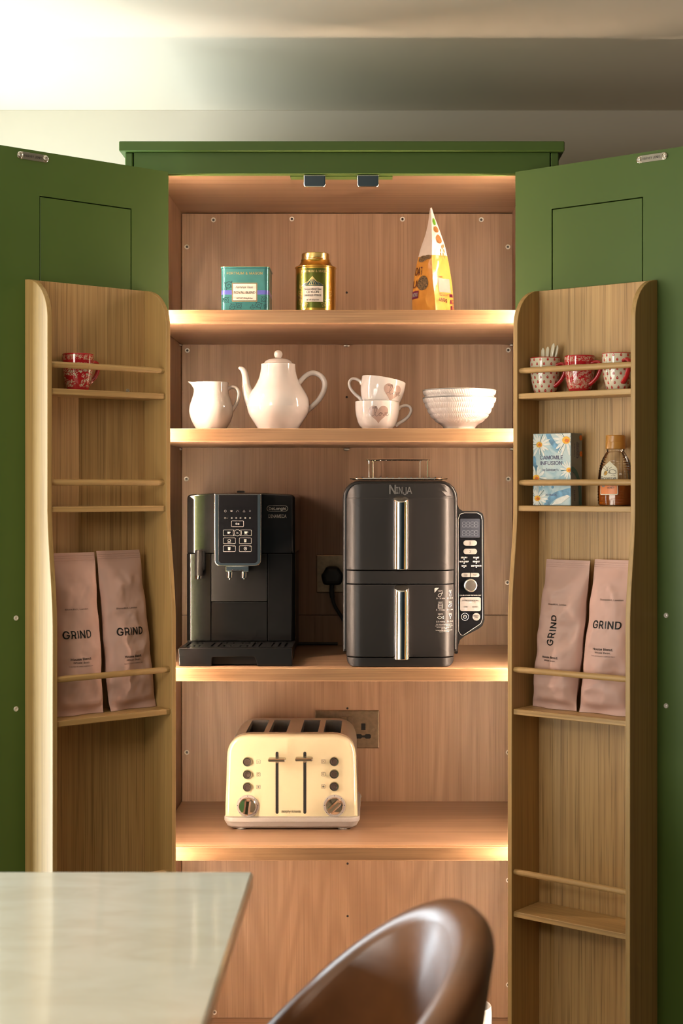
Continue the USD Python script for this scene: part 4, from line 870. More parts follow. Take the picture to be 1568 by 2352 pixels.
def granola():
    Y = 3.15; kk = Y / FPX; yaw = -.87
    # footprint: front face (towards the left) and the gusset (towards the right) meet in a near vertical edge
    e = np.array([X(990, 3.12), 3.112]); L = np.array([X(948, 3.17), 3.185]); Rr = np.array([X(1043.5, 3.15), 3.150]); Bk = L + Rr - e
    o = np.array([*((L + Rr) / 2), ZT]); zt = Z(474, Y) - ZT
    B = Thing('granola_bag', 'yellow and white granola bag with a pinched top', 'bag', o, world=False)
    c = [np.array([*(p - o[:2])]) for p in (L, e, Rr, Bk)]
    top = np.array([X(990.5, Y) - o[0], .0]); ax = (c[0] - c[1]); ax = ax / np.linalg.norm(ax)
    # height profile of each corner, from the outline in the photograph: it tapers towards the seal
    ts = np.linspace(0, 1, 30); lp = []
    xl = np.interp(ts, [0, .15, .35, .5, .64, .75, .85, .93, 1], [948, 947, 951, 958, 967, 977, 983, 986, 988]); xr = np.interp(ts, [0, .1, .3, .5, .65, .8, .92, 1], [1043.5, 1042, 1038, 1030, 1022, 1009, 998, 992]); xe = np.interp(ts, [0, .15, .3, .5, .7, .9, 1], [999, 997, 993, 991, 992, 991, 990])
    for t, a, b, q in zip(ts, xl, xr, xe):
        s = max(1 - t, .02); z = t * zt
        l, r_, m_ = [np.array([X(px, Y) - o[0], yy]) for px, yy in ((a, c[0][1] * s), (b, c[2][1] * s), (q, c[1][1] * s))]
        bk = l + r_ - m_
        ring = []
        for p0, p1, bul in ((l, m_, .0045), (m_, r_, .003), (r_, bk, .003), (bk, l, .004)):
            n = np.array([(p1 - p0)[1], -(p1 - p0)[0]]); n /= np.linalg.norm(n) + 1e-9
            for f_ in np.linspace(0, 1, 12, endpoint=False):
                p = p0 + (p1 - p0) * f_ + n * bul * math.sin(math.pi * f_) * s
                wv = (meshkit.fbm(np.array([[p[0] * 40 + 3, p[1] * 40, z * 28]]), 3, 5)[0] - .5) * .007 * min(1, 4 * s) * math.sin(math.pi * f_)
                ring.append((*(p + n * wv), z))
        lp.append(ring)
    P = np.array(lp); n = P.shape[1]
    def faces(cols, rows):
        return grid(P[rows][:, np.array(cols) % n])
    cut = 16
    front, side, rest = list(range(0, 13)), list(range(12, 25)), list(range(24, 49))
    low, high = slice(0, cut + 1), slice(cut, None)
    B.add('front_panel', faces(front, low), 'bag_orange', smooth=60); B.add('side_panel', faces(side, low), 'bag_yellow', smooth=60)
    B.add('back_panel', faces(rest, low), 'bag_yellow', smooth=60); B.add('upper_front', faces(front, high), 'bag_film', smooth=60); B.add('upper_side', faces(side, high), 'bag_white', smooth=60); B.add('upper_back', faces(rest, high), 'bag_white', smooth=60)
    bt = np.array([p for p in P[0]]); B.add('bottom', trimesh.Trimesh(np.vstack([bt, bt.mean(0, keepdims=True)]), [[(k + 1) % n, k, n] for k in range(n)], process=False), 'bag_yellow')
    # prints laid on the two visible faces by (u across, v up) from their rings
    def lay(poly, cols, off=.0009, sub=.004):
        m = refine(flat(poly, .0001), sub); v = np.array(m.vertices); u_ = np.clip(v[:, 0], 0, 1) * 12; w_ = np.clip(v[:, 2], 0, 1) * 29
        Q = P[:, np.array(cols) % n]; i = np.minimum(w_.astype(int), 28); j = np.minimum(u_.astype(int), 11); a = (w_ - i)[:, None]; b = (u_ - j)[:, None]
        p = (1 - a) * ((1 - b) * Q[i, j] + b * Q[i, j + 1]) + a * ((1 - b) * Q[i + 1, j] + b * Q[i + 1, j + 1])
        du = Q[i, j + 1] - Q[i, j]; dv = Q[i + 1, j] - Q[i, j]; nn = np.cross(du, dv); nn /= np.linalg.norm(nn, axis=1, keepdims=True) + 1e-12
        return trimesh.Trimesh(p + nn * (off - v[:, 1:2] * 0), m.faces, process=False)
    tx2 = lambda t, u_, v_, h, w: sg.MultiPolygon([g for g in [sg.Polygon(np.array(q)) for q in []]])
    def word(t, u_, v_, h, w, cols, off=.0011, up=False):
        m = text(t, 1., 1., bold=True); v = np.array(m.vertices); v[:, 0] = u_ + v[:, 0] * w; v[:, 2] = v_ + v[:, 2] * h
        m = refine(trimesh.Trimesh(v, m.faces, process=False), .05); v = np.array(m.vertices)
        uu, ww = np.clip(v[:, 0], 0, 1) * 12, np.clip(v[:, 2], 0, 1) * 29; Q = P[:, np.array(cols) % n]; i = np.minimum(ww.astype(int), 28); j = np.minimum(uu.astype(int), 11); a = (ww - i)[:, None]; b = (uu - j)[:, None]
        p = (1 - a) * ((1 - b) * Q[i, j] + b * Q[i, j + 1]) + a * ((1 - b) * Q[i + 1, j] + b * Q[i + 1, j + 1])
        du = Q[i, j + 1] - Q[i, j]; dv = Q[i + 1, j] - Q[i, j]; nn = np.cross(du, dv); nn /= np.linalg.norm(nn, axis=1, keepdims=True) + 1e-12
        return trimesh.Trimesh(p + nn * off, m.faces, process=False)
    E = lambda cu, cv, a, b, rot=0: affinity.translate(affinity.rotate(affinity.scale(disc(1., 20), a, b), rot, origin=(0, 0)), cu, cv)
    for q in (E(.52, .30, .27, .068), E(.42, .525, .30, .03), E(.75, .535, .2, .022)): B.add('oat_print', lay(q, front, sub=.03), 'oat_print', smooth=False)
    [B.add('lettering', q, 'brown_print', smooth=False) for q in (word('OAT', .27, .415, .07, .44, front), word('LA', .14, .30, .062, .26, front))]
    pl = B.add('plum_flash', lay(sg.box(.0, .165, .34, .235), front, sub=.03), 'plum_print', smooth=False)
    B.add('lettering', word('MOND', .18, .20, .034, .28, front, .0014), 'white_print', parent=pl, smooth=False)
    for q in (E(.50, .795, .30, .030), E(.58, .705, .25, .042)): B.add('almond_print', lay(q, side, sub=.03), 'almond', smooth=False)
    B.add('leaf_print', lay(E(.45, .868, .26, .034), side, sub=.03), 'leaf_green', smooth=False)
    ears = [E(.50 + dx_, .56 + dz_, .045, .017) for dx_, dz_, r_ in ((.08, .04, -50), (.2, .07, -60), (.3, .035, -60), (.05, -.0, -40), (.22, .0, -60), (.32, -.02, -60), (.34, .08, -70))]
    B.add('wheat_print', lay(union_all(ears + [stroke([(.62, .50), (.66, .56), (.74, .63)], .012, 4)]), side, sub=.03), 'wheat_print', smooth=False)
    B.add('storage_panel', lay(sg.box(.24, .205, .86, .335), side, sub=.04), 'label_paper', smooth=False)
    [B.add('lettering', q, 'brown_print', smooth=False) for q in (word('450g', .38, .135, .034, .40, side), word('per serving', .36, .352, .012, .26, side), cat(word('store in a cool dry place', .48, .190, .010, .5, side), word('once opened reseal', .45, .176, .010, .42, side)))]
    B.add('print_blocks', lay(union_all([sg.box(.76, .165, .96, .195), sg.box(.78, .105, .87, .14), sg.box(.79, .045, .88, .085)] + [sg.box(.90, .03 + .013 * k, .97, .037 + .013 * k) for k in range(9)]), side, sub=.03), 'plum_print', smooth=False)
    B.add('seal', cat(*[tube([(*(P[-1][0][:2] * 1.0 + np.array([.0015, .0])), zt - .002 - .001 * k), (*(P[-1][24 % n][:2]), zt - .001 * k)], .0014, 8) for k in range(2)]), 'bag_white')
granola()
# ------------------------------------------------------------------ things on the door racks
def rack_t(s, px, p):
    """The place along the door (metres from its hinge) that is seen at px when p in front of the door."""
    (hx, hy), rz = DOOR[s]; ux, uy = s * math.cos(rz), s * math.sin(rz); nx, ny = math.sin(rz), -math.cos(rz)
    k = (px - CX) / FPX
    return (k * (hy + p * ny) - hx - p * nx) / (ux - k * uy)
def rack_pos(s, px, p, z):
    (hx, hy), rz = DOOR[s]; t = rack_t(s, px, p)
    return np.array([hx + t * s * math.cos(rz) + p * math.sin(rz), hy + t * s * math.sin(rz) - p * math.cos(rz), z])
def rack_thing(s, name, label, cat_, px, p, z, group=None, turn=0.):
    o = rack_pos(s, px, p, z); return Thing(name, label, cat_, o, DOOR[s][1] + turn, group, world=False), o
MUG_H, MUG_R = .0665, .0284
MUG = resample([(.0180, 0), (.0190, .0008), (.0202, .0030), (.0228, .0110), (.0252, .0215), (.0270, .0345), (.0280, .0480), (.0284, .0600), (.0284, MUG_H)], 4)
MUG_AT = lambda z: np.interp(z, MUG[:, 1], MUG[:, 0])
def motif():
    q = [sg.box(-.00035, -.0030, .00035, .0005), sg.box(-.0021, -.0020, .0021, -.0012), affinity.translate(disc(.0011, 10), -.0013, -.0011), affinity.translate(disc(.0011, 10), .0013, -.0011),
         sg.Polygon([(-.0019, .0002), (-.0017, .0018), (0, .0036), (.0017, .0018), (.0019, .0002), (0, -.0006)]).buffer(.0003)]
    return affinity.scale(union_all(q).difference(affinity.translate(disc(.0008, 10), 0, .0012)), .86, .86, origin=(0, 0))
def mug(s, px, p, label, kind, handle, group):
    U, o = rack_thing(s, 'patterned_mug', label, 'mug', px, p, RACK_Z[0][0] + .0003, group)
    red = kind != 'motif'
    if red:
        z = MUG[:, 1]; full = cup_profile(MUG, .0022, .005)
        U.add('body', lathe(full, 64), 'cup_red', smooth=60)
        def band(z0, z1, d=.00025):
            zz = np.linspace(z0, z1, 14); return lathe([(MUG_AT(q) + d, q) for q in zz], 64)
        U.add('flower_band', band(.006, .050), 'flower_print' if kind == 'flower' else 'dense_print', smooth=60); U.add('border_band', band(.0555, .0645), 'dense_print', smooth=60)
    else:
        U.add('body', lathe(cup_profile(MUG, .0022, .005), 64), 'cup_cream', smooth=60)
        ms = []; base = motif()
        for r in range(8):
            z = .0045 + r * .0083
            if z > MUG_H - .002: z = MUG_H - .002
            m = flat(base, .00015)
            one = wrap(move(m, d=(0, 0, z)), MUG_AT, .0035)
            nn = 13 if r > 1 else 11
            for k in range(nn): ms.append(move(one, rz=2 * np.pi * (k + .5 * (r % 2)) / nn))
        U.add('motif_print', cat(*ms), 'motif_red', smooth=False, kind='stuff')
        U.add('rim_line', lathe([(MUG_R + .0001, MUG_H - .0004), (MUG_R + .0002, MUG_H + .0006), (MUG_R - .0010, MUG_H + .0012), (MUG_R - .0022, MUG_H + .0006)], 64), 'motif_red', smooth=True)
    h = spline([(.0260, 0, .0520), (.0300, 0, .0535), (.0390, 0, .0545), (.0455, 0, .0490), (.0450, 0, .0400), (.0385, 0, .0270), (.0290, 0, .0180), (.0225, 0, .0140)], 5)
    U.add('handle', move(tube(h, np.interp(np.linspace(0, 1, len(h)), [0, .2, .8, 1], [.0046, .0034, .0034, .0042]), 12, flat=1.4), rz=handle), 'cup_red', smooth=60)
    return o
mug(-1, 179, .0375, 'red mug with cream flowers, alone on the left door rack', 'flower', .12, 'red patterned mugs')
m1 = mug(1, 1251.5, .0375, 'cream mug with red sprigs holding white spoons', 'motif', -.05, 'cream sprigged mugs')
mug(1, 1331, .0375, 'red mug with dense cream pattern between two cream mugs', 'dense', -.05, 'red patterned mugs')
mug(1, 1418, .0375, 'cream mug with red sprigs, right of the red mug', 'motif', -.60, 'cream sprigged mugs')
for k, (dx_, dy_, tx_, top, lab) in enumerate(((-.010, .004, -.0075, .0870, 'leftmost of four cream spoons in the sprigged mug'), (-.001, .004, .0035, .0890, 'second of four cream spoons in the sprigged mug'),
                                           (.0085, .004, .0165, .0945, 'tallest of four cream spoons in the sprigged mug'), (.0145, .011, .0205, .0912, 'rearmost, rightmost of four cream spoons in the sprigged mug'))):
    S = Thing('measuring_spoon', lab, 'spoon', m1, DOOR[1][1], 'cream spoons in the sprigged mug', world=False)
    a, b = np.array([dx_ * .35, dy_ * .6 - .002, .016]), np.array([tx_, dy_, top])
    ts = np.linspace(0, 1, 18); pth = a + (b - a) * ts[:, None]
    S.add('handle', tube(pth, np.interp(ts, [0, .4, .85, .95, 1], [.0022, .0028, .0042, .0036, .0010]), 14, flat=.42, up=(0, 1, 0)), 'cup_cream', smooth=60)
    S.add('spoon_bowl', move(lathe([(0, -.004), (.003, -.0035), (.0055, -.0012), (.006, .0008), (.005, .0006), (.003, -.0018), (0, -.0026)], 20), d=a + (0, 0, -.003)), 'cup_cream', smooth=60)

# camomile tea box
def tea_box():
    pf = .062; t0, t1 = rack_t(1, 1237, pf), rack_t(1, 1324.5, pf); w = t1 - t0; d = .040; h = .1345
    B, o = rack_thing(1, 'tea_box', 'pale blue camomile tea box on the right door rack', 'tea box', 1280, pf - d / 2, RACK_Z[1][0] + .0003)
    t = (t0 + t1) / 2; (hx, hy), rz = DOOR[1]
    yf = -d / 2; x0, x1 = -w / 2, w / 2
    B.add('carton', box(x0, x1, yf, d / 2, 0, h, .0009), 'box_side')
    B.add('front_print', box(x0 + .0006, x1 - .0006, yf - .0003, yf + .001, .0008, h - .0008, .0002), 'box_front')
    u = lambda a: x0 + a * w; v = lambda b: b * h
    def fl(*shapes, dd=.0005): return move(prism(union_all(shapes).intersection(sg.box(x0 + .0005, .001, x1 - .0005, h - .001)), -dd, 0), d=(0, yf, 0))
    def daisy(cx_, cz_, r, seed):
        g = np.random.default_rng(seed); q = []
        for k in range(17):
            a = 2 * np.pi * k / 17 + g.normal(0, .08); L = r * g.uniform(.75, 1.15)
            q.append(affinity.translate(affinity.rotate(affinity.translate(affinity.scale(disc(1, 10), L / 2, r * .10), L * .62, 0), math.degrees(a), origin=(0, 0)), cx_, cz_))
        return union_all(q)
    ds = [(.17, .845, .020, 1), (.88, .90, .026, 2), (.95, .49, .017, 3), (.09, .385, .022, 4), (.12, .10, .020, 5)]
    for q in (stroke([(u(.40), v(.99)), (u(.48), v(.90)), (u(.62), v(.81)), (u(.75), v(.78))], .010, 5), stroke([(u(.36), v(.0)), (u(.45), v(.08)), (u(.66), v(.155)), (u(.97), v(.20))], .012, 5), stroke([(u(.02), v(.66)), (u(.04), v(.56)), (u(.06), v(.5))], .008, 4),
              affinity.translate(disc(.0022), u(.1), v(.545)), affinity.translate(disc(.0028), u(.52), v(.255)), stroke([(u(.6), v(.05)), (u(.8), v(.10)), (u(.97), v(.14))], .005, 4)): B.add('blue_wash', fl(q), 'wash_blue', smooth=False)
    B.add('petal_print', fl(sg.Polygon([(u(.5), v(.01)), (u(.62), v(.085)), (u(.9), v(.15)), (u(.98), v(.13)), (u(.75), v(.03))]), dd=.0007), 'petal_white', smooth=False)
    for a, b, r, k in ds:
        p = B.add('daisy_print', fl(daisy(u(a), v(b), r, k), dd=.0007), 'petal_white', smooth=False)
        B.add('stem_print', fl(*[stroke([(u(a), v(b)), (u(a) + r * math.cos(t_), v(b) + r * math.sin(t_))], .0011, 0) for t_ in (k + .2, k + 2.1, 3.9 + k)], dd=.0008), 'stem_teal', parent=p, smooth=False)
        B.add('daisy_eye', fl(affinity.translate(affinity.scale(disc(r * .30, 16), 1.1, .9), u(a), v(b)), dd=.0009), 'daisy_yellow', parent=p, smooth=False)
        B.add('daisy_eye', fl(affinity.translate(affinity.scale(disc(r * .17, 12), 1.1, .8), u(a) + r * .06, v(b) - r * .03), dd=.0010), 'daisy_orange', parent=p, smooth=False)
    T3 = lambda t_, a, b, hh, ww, **k: move(text(t_, hh, ww * w, **k), d=(u(a), yf - .0006, v(b)))
    B.add('lettering', cat(T3('CAMOMILE', .49, .665, .0071, .60, spread=.16), T3('INFUSION', .485, .588, .0071, .57, spread=.16), T3("by Sainsbury's", .47, .497, .0044, .41), T3('20 BAGS', .48, .148, .0040, .29, spread=.12)), 'violet_ink', smooth=False)
    side = lambda m: move(m, rz=math.pi / 2, d=(x1 + .0004, 0, 0))
    T4 = lambda t_, a, b, hh, ww: side(move(text(t_, hh, ww), ry=math.pi / 2, d=(a, 0, v(b))))
    B.add('lettering', cat(T4('CAMOMILE', .001, .765, .0040, .030), T4('INFUSION', .006, .765, .0040, .028), T4("by Sainsbury's", -.007, .765, .0026, .024), T4('20 BAGS', -.008, .14, .0034, .020)), 'violet_ink', smooth=False)
    sd = lambda *q: side(flat(union_all(q).intersection(sg.box(-d / 2 + .001, .001, d / 2 - .001, h - .001)), .0002))
    B.add('side_wash', sd(stroke([(-.015, .068), (-.002, .060), (.008, .044), (.012, .02), (.013, .004)], .009, 5)), 'stem_teal', smooth=False)
    [B.add('daisy_print', sd(affinity.translate(disc(.0052, 14), a, b)), 'daisy_orange', smooth=False) for a, b in ((.014, .126), (.015, .096))]
tea_box()

# honey bottle
def honey():
    H, o = rack_thing(1, 'honey_bottle', 'ribbed clear honey bottle with an amber cap, beside the tea box', 'honey bottle', 1413, .040, RACK_Z[1][0] + .0003)
    sc = lambda m, k=1.: trimesh.Trimesh(np.array(vf(m)[0]) * (k, .78 * k, 1), vf(m)[1], process=False)
    zz = lambda y: (2125 - y) / 12.375 * 2.80 / FPX * 1.0
    R = lambda z: np.interp(z, [0, .002, .012, .030, .050, .062, .075, .085, .0935, .0985], [.029, .0325, .0335, .0338, .0330, .0318, .0292, .0255, .0205, .0172])
    z = np.linspace(0.0004, .0985, 120); rib = .0006 * np.cos(z / .0052 * 2 * np.pi) * np.clip((.032 - z) / .01, 0, 1) + .0005 * np.cos(z / .0046 * 2 * np.pi) * np.clip((z - .058) / .008, 0, 1) * np.clip((.09 - z) / .006, 0, 1)
    prof = [(0, .0003)] + [(R(q) + e, q) for q, e in zip(z, rib)] + [(.0160, .0990), (.0160, .1010), (.0175, .1014), (.0175, .1024), (.0155, .1028), (.0155, .1040)]
    H.add('bottle', sc(lathe(prof, 64)), 'clear_plastic', smooth=40)
    zh = np.linspace(.002, .0480, 40)
    H.add('honey', sc(lathe([(0, .0016)] + [(R(q) - .0014, q) for q in zh] + [(0, .0480)], 48)), 'honey', smooth=40)
    c0 = .1032; r = .0180
    H.add('cap', lathe([(0, c0), (r - .001, c0), (r, c0 + .0008), (r - .0002, c0 + .0125), (r - .0006, c0 + .0130), (r - .0003, c0 + .0136), (r - .0004, c0 + .0242), (r - .0018, c0 + .0256), (0, c0 + .0258)], 48), 'cap_amber', smooth=40)
    # label, bent round the flattened body
    def lab(shape, off): 
        m = wrap(flat(shape, .0001) if not hasattr(shape, 'faces') else shape, lambda q: R(q) + .0012 + off, .004); return sc(m)
    hw = .0190
    pent = sg.Polygon([(-hw, .0215), (hw, .0215), (hw, .060), (.003, .0865 - .006), (-.002, .0865 - .006), (-hw + .002, .0715)]).buffer(.0012)
    pent = sg.Polygon([(-hw + .0015, .0200), (hw - .0015, .0200), (hw, .0230), (hw - .001, .0640), (hw - .003, .0700), (.001, .0815), (-hw + .004, .0700), (-hw + .0015, .0640), (-hw, .0230)])
    L = H.add('label', lab(pent, 0.), 'label_cream', smooth=False)
    H.add('label_panel', lab(sg.Polygon(rr(-hw + .0014, hw - .0014, .0218, .0425, (.0022, .0022, .0005, .0005))), .0002), 'label_orange', parent=L, smooth=False)
    q = lambda pts, w_, c=False: stroke(np.array(pts), w_, 5, c)
    bee = [q([(-.001, .0640), (-.006, .0660), (-.0125, .0690), (-.0130, .0725), (-.0085, .0728), (-.004, .0680)], .0006, True), q([(.002, .0635), (.007, .0658), (.0130, .0640), (.0145, .0605), (.0110, .0580), (.005, .0590)], .0008, True),
           q([(-.002, .0648), (-.0075, .0630), (-.0095, .0575), (-.0060, .0555), (-.0015, .0590), (.0010, .0620)], .0005), q([(-.003, .0665), (-.002, .0695), (-.0005, .0712)], .0006), q([(.001, .0665), (.0035, .0690), (.0065, .0705)], .0007), q([(.001, .0615), (.0035, .0580)], .0006),
           q([(-.0082, .0578), (-.006, .0585), (-.0048, .0572)], .0008), q([(-.0086, .0598), (-.0058, .0606), (-.0034, .0590)], .0008), q([(-.0076, .0618), (-.0050, .0624), (-.0026, .0608)], .0008)]
    H.add('bee_body', lab(affinity.translate(affinity.rotate(affinity.scale(disc(1, 16), .0030, .0042), -35), -.0055, .0598), .0002), 'daisy_yellow', parent=L, smooth=False)
    H.add('bee_print', lab(union_all(bee), .0004), 'dark_ink', parent=L, smooth=False)
    tx = lambda t_, x, zc, h, w_, **k: lab(move(text(t_, h, w_, **k), d=(x, 0, zc)), .0004)
    H.add('lettering', cat(tx('Rowse', -.0005, .0505, .0068, .0315), tx('est. 1938', .0095, .0555, .0014, .008), tx('HONEY', .0055, .0330, .0030, .0140), tx('runny', .0080, .0365, .0016, .006)), 'dark_ink', parent=L, smooth=False)
    H.add('seal_print', lab(affinity.translate(disc(.0046, 20), -.0105, .0385), .0004), 'plate_grey', parent=L, smooth=False)
honey()

# pink paper coffee bags
def coffee_bag(s, label, px_b, px_t, p_b, p_t, w, h, d, seed, turn, upright, squeeze=(0, 0, 0), wb=1.04):
    z = RACK_Z[2][0] + .0006
    B, o = rack_thing(s, 'coffee_bag', label, 'coffee bag', px_b, p_b, z, 'pink paper coffee bags', turn)
    ot = rack_pos(s, px_t, p_t, z + h); dirn = ot - o; a = -(DOOR[s][1] + turn); ca, sa = math.cos(a), math.sin(a)
    lean = np.array([ca * dirn[0] - sa * dirn[1], sa * dirn[0] + ca * dirn[1]]) / h      # shift of the axis per metre of height, in the bag's frame
    nu, nv = 34, 70; u = np.linspace(-1, 1, nu); v = np.linspace(0, 1, nv)
    def surf(uu, vv, side):
        W = w / 2 * np.interp(vv, [0, .04, .10, .5, .9, 1], [wb, wb, wb, 1.0, .985, .985])
        t = np.interp(vv, [0, .028, .032, .07, .16, .5, .80, .935, .945, 1], [.03, .03, .04, .55, .95, 1., .72, .07, .035, .035])
        prof = np.clip(1 - np.abs(uu) ** 2.6, 0, 1) ** .62
        x = uu * W; zz = vv * h
        n1 = meshkit.fbm(np.stack([x * 34 + seed * 7.3, np.full_like(x, seed * 3.1), zz * 22], -1), 4, seed) - .5
        ridge = np.abs(meshkit.fbm(np.stack([x * 26 + zz * 14 + seed, zz * 24 - x * 9, np.full_like(x, seed)], -1), 2, seed + 9) - .5)
        cr = squeeze[2] * np.exp(-((uu - squeeze[0]) / .45) ** 2 - ((vv - squeeze[1]) / .10) ** 2)
        y = d / 2 * t * prof + (.0090 * n1 - .014 * ridge * (side < 0) + .002 + cr) * prof * np.clip(t * 1.6, 0, 1)
        edge = .0022 * (meshkit.noise(np.stack([np.full_like(x, seed), np.sign(uu) * 3.3, zz * 30], -1), seed) - .5) * np.abs(uu)
        fold = .004 * np.clip((.05 - vv) / .05, 0, 1) * np.sin(uu * 4 + seed)
        return np.stack([x + edge * 2 + lean[0] * zz, side * np.maximum(y, .0004) + lean[1] * zz - fold, zz], -1)
    U, V = np.meshgrid(u, v, indexing='ij')
    fr, bk = surf(U, V, -1.), surf(U, V, 1.)
    pv, pf = vf(grid(fr)); qv, qf = vf(grid(bk)); n = len(pv)
    idx = np.arange(nu * nv).reshape(nu, nv); loop = np.concatenate([idx[:, 0], idx[-1, 1:], idx[-2::-1, -1], idx[0, -2:0:-1]]); l2 = np.roll(loop, -1)
    F_ = np.vstack([pf, qf[:, ::-1] + n, np.c_[l2, loop, loop + n], np.c_[l2, loop + n, l2 + n]])
    B.add('bag', trimesh.Trimesh(np.vstack([pv, qv]), F_, process=False), 'paper_pink', smooth=55)
    # heat seal ridges at the top
    cr = [tube(surf(np.linspace(-.985, .985, 24), np.full(24, q), -1.) + (0, -.0003, 0), .0004, 6, up=(0, 0, 1)) for q in (.952, .966, .980)]
    B.add('crimp', cat(*cr), 'paper_pink', smooth=60)
    def lay(m, off=.0006):
        m = refine(m, .004); q = np.array(m.vertices); return trimesh.Trimesh(surf(np.clip(q[:, 0] / (w / 2), -1, 1), np.clip(q[:, 2] / h, 0, 1), -1.) + (0, -off, 0), m.faces, process=False)
    tx = lambda t_, x, f_, hh, ww, rot=0., **k: lay(move(text(t_, hh, ww, **k), ry=rot, d=(x, 0, f_ * h)))
    g = upright
    for q in (tx('Shoreditch, London', g['x'], g['s'], .0030, .046 * g['k']), cat(tx('House Blend.', g['x'] + g['dx'], g['b'], .0041, .040 * g['k'], bold=True), tx('Whole Bean.', g['x'] + g['dx'], g['b'] - .022, .0034, .031 * g['k']))):
        B.add('lettering', q, 'dark_ink', smooth=False)
    if g['fine']: B.add('lettering', tx('THIS BAG IS 100% COMPOSTABLE', g['x'] + g['dx'], g['b'] - .045, .0018, .045 * g['k']), 'dark_ink', smooth=False)
    B.add('lettering', tx('GRIND', g['x'] + g['gx'], g['g'], .0135, .056, -math.pi / 2 if g['rot'] else 0., spread=.22, bold=True), 'dark_ink', smooth=False)
coffee_bag(-1, 'pink coffee bag at the left end of the left rack', 182, 166, .056, .028, .094, .293, .048, 3, 0., dict(x=-.008, s=.655, b=.350, g=.500, k=1, dx=.004, gx=-.001, fine=True, rot=False))
coffee_bag(-1, 'pink coffee bag leaning right on the left rack', 304, 272, .052, .028, .098, .295, .046, 5, .05, dict(x=-.006, s=.640, b=.338, g=.495, k=1, dx=.004, gx=.002, fine=True, rot=False), (.3, .2, -.009))
coffee_bag(1, 'creased pink coffee bag with its name printed upright', 1271, 1305, .052, .028, .102, .277, .054, 8, -.10, dict(x=-.001, s=.704, b=.352, g=.530, k=.95, dx=.000, gx=-.003, fine=False, rot=True), (.55, .52, -.017), .99)
coffee_bag(1, 'pink coffee bag against the outer side of the right rack', 1385, 1415, .054, .028, .093, .280, .050, 12, .0, dict(x=.007, s=.744, b=.425, g=.583, k=1, dx=-.006, gx=-.004, fine=True, rot=False), (.6, .28, -.014))

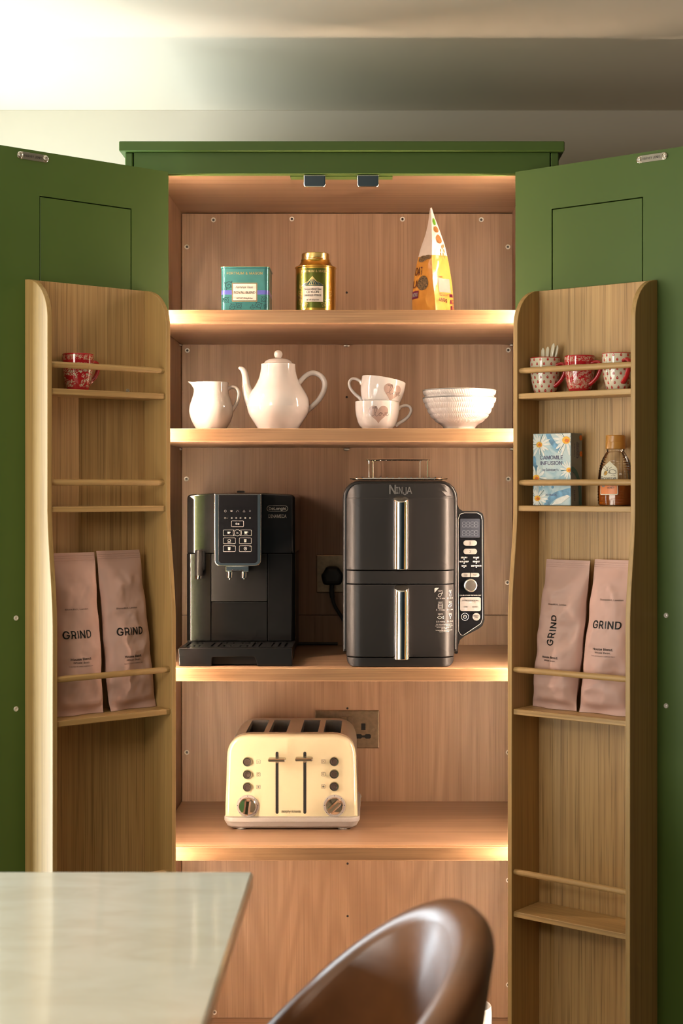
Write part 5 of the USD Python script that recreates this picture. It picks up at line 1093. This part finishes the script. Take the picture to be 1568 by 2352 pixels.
# ------------------------------------------------------------------ island, chair and the jar at the foot of the cabinet
I = Thing('kitchen_island', 'pale quartz topped kitchen island in the foreground', 'kitchen island', (-.65, 1.2, 0))
I.add('worktop', box(-1.18, -.1600, .3, 1.9930, .898, .920, .003), 'quartz')
I.add('island_base', box(-1.17, -.42, .35, 1.94, .0, .898), 'green_paint')
def chair():
    cx_, cy_, yaw = -.112, 1.53, .17; H = Thing('bar_chair', 'brown leather tub bar chair beside the island', 'chair', (cx_, cy_, 0), yaw, world=False); cx_ = cy_ = 0.
    a = np.linspace(-2.05, 2.05, 73); sgn = lambda q, e: np.sign(q) * np.abs(q) ** e
    ex, ey = sgn(np.cos(a), .86), sgn(np.sin(a), .86)
    ztop = np.maximum(.778 + .190 * ex, .71); Rx, Ry = .218, .205
    th = .042
    def pt(k, z, off):
        t = (z - .62) / .42; f_ = .73 + .27 * np.clip(t, 0, 1.1)
        n = np.array([ex[k] / Rx, ey[k] / Ry]); n /= np.linalg.norm(n)
        return np.array([cx_ + Rx * ex[k] * f_ + n[0] * off, cy_ + Ry * ey[k] * f_ + n[1] * off, z])
    sec_in, sec_out, P = [], [], []
    for k in range(len(a)):
        zs = np.linspace(.62, ztop[k], 14); row = [pt(k, z, -th / 2 - .010 * math.sin(math.pi * min((z - .62) / .3, 1)) * .5) for z in zs]
        row += [pt(k, ztop[k] + .021 * math.sin(b), -th / 2 * math.cos(b)) for b in np.linspace(.15, math.pi - .15, 11)]
        row += [pt(k, z, th / 2) for z in zs[::-1]]; P.append(row)
    P = np.array(P); m = grid(P); ends = []
    for e, fl in ((0, 1), (-1, 0)):
        r = P[e]; c = r.mean(0); n = len(r); ends.append(trimesh.Trimesh(np.vstack([r, c]), [[(i, (i + 1) % n, n), ((i + 1) % n, i, n)][fl] for i in range(n)], process=False))
    H.add('backrest', cat(m, *ends), 'leather', smooth=60)
    L = [(np.array([[cx_ + q * Rx * .78 * c, cy_ + q * Ry * .84 * s_, z] for c, s_ in zip(sgn(np.cos(tt), .8), sgn(np.sin(tt), .8))])) for tt in [np.linspace(0, 2 * np.pi, 48, endpoint=False)] for q, z in ((.1, .585), (.9, .585), (1, .60), (1, .65), (.95, .672), (.7, .682), (.05, .684))]
    H.add('seat', grid(np.array(L), cv=True), 'leather', smooth=60)
    for sx_ in (-1, 1):
        for sy_ in (-1, 1):
            H.add('leg', tube([(cx_ + sx_ * .11, cy_ + sy_ * .11, .59), (cx_ + sx_ * .19, cy_ + sy_ * .18, .0)], [.013, .009], 12), 'black_satin')
    q = rr(cx_ - .165, cx_ + .165, cy_ - .155, cy_ + .155, .01, 3); q = np.vstack([q, q[:1]])
    H.add('foot_rail', tube(np.c_[q, np.full(len(q), .23)], .007, 8, caps=False, up=(0, 0, 1)), 'black_satin')
chair()
def jar():
    Y = 3.20; r = .046; o = np.array([X(1129, Y) - r, Y, ZFLOOR + .0003]); J = Thing('storage_jar', 'white jar with blue flowers, behind the bar chair', 'jar', o, world=False)
    h = Z(2309, Y) - ZFLOOR
    J.add('body', lathe([(0, 0), (r - .006, 0), (r - .002, .003), (r, .01), (r, h - .012), (r - .001, h - .002), (r - .002, h), (r - .0045, h - .001), (r - .0045, .006), (0, .006)], 64), 'jar_white', smooth=50)
    g = np.random.default_rng(4); fl = []
    for k in range(130):
        q = union_all([affinity.translate(disc(.0022, 8), .0030 * math.cos(b), .0030 * math.sin(b)) for b in np.linspace(0, 6.28, 6)[:-1]] + [stroke([(0, -.003), (g.normal(0, .003), -.010)], .0009, 0)])
        fl.append(wrap(move(flat(q, .0001), d=(0, 0, g.uniform(.016, h - .012))), r + .0001, .006)); fl[-1] = move(fl[-1], rz=g.uniform(0, 6.28))
    J.add('flower_print', cat(*fl), 'jar_blue', smooth=False, kind='stuff')
jar()
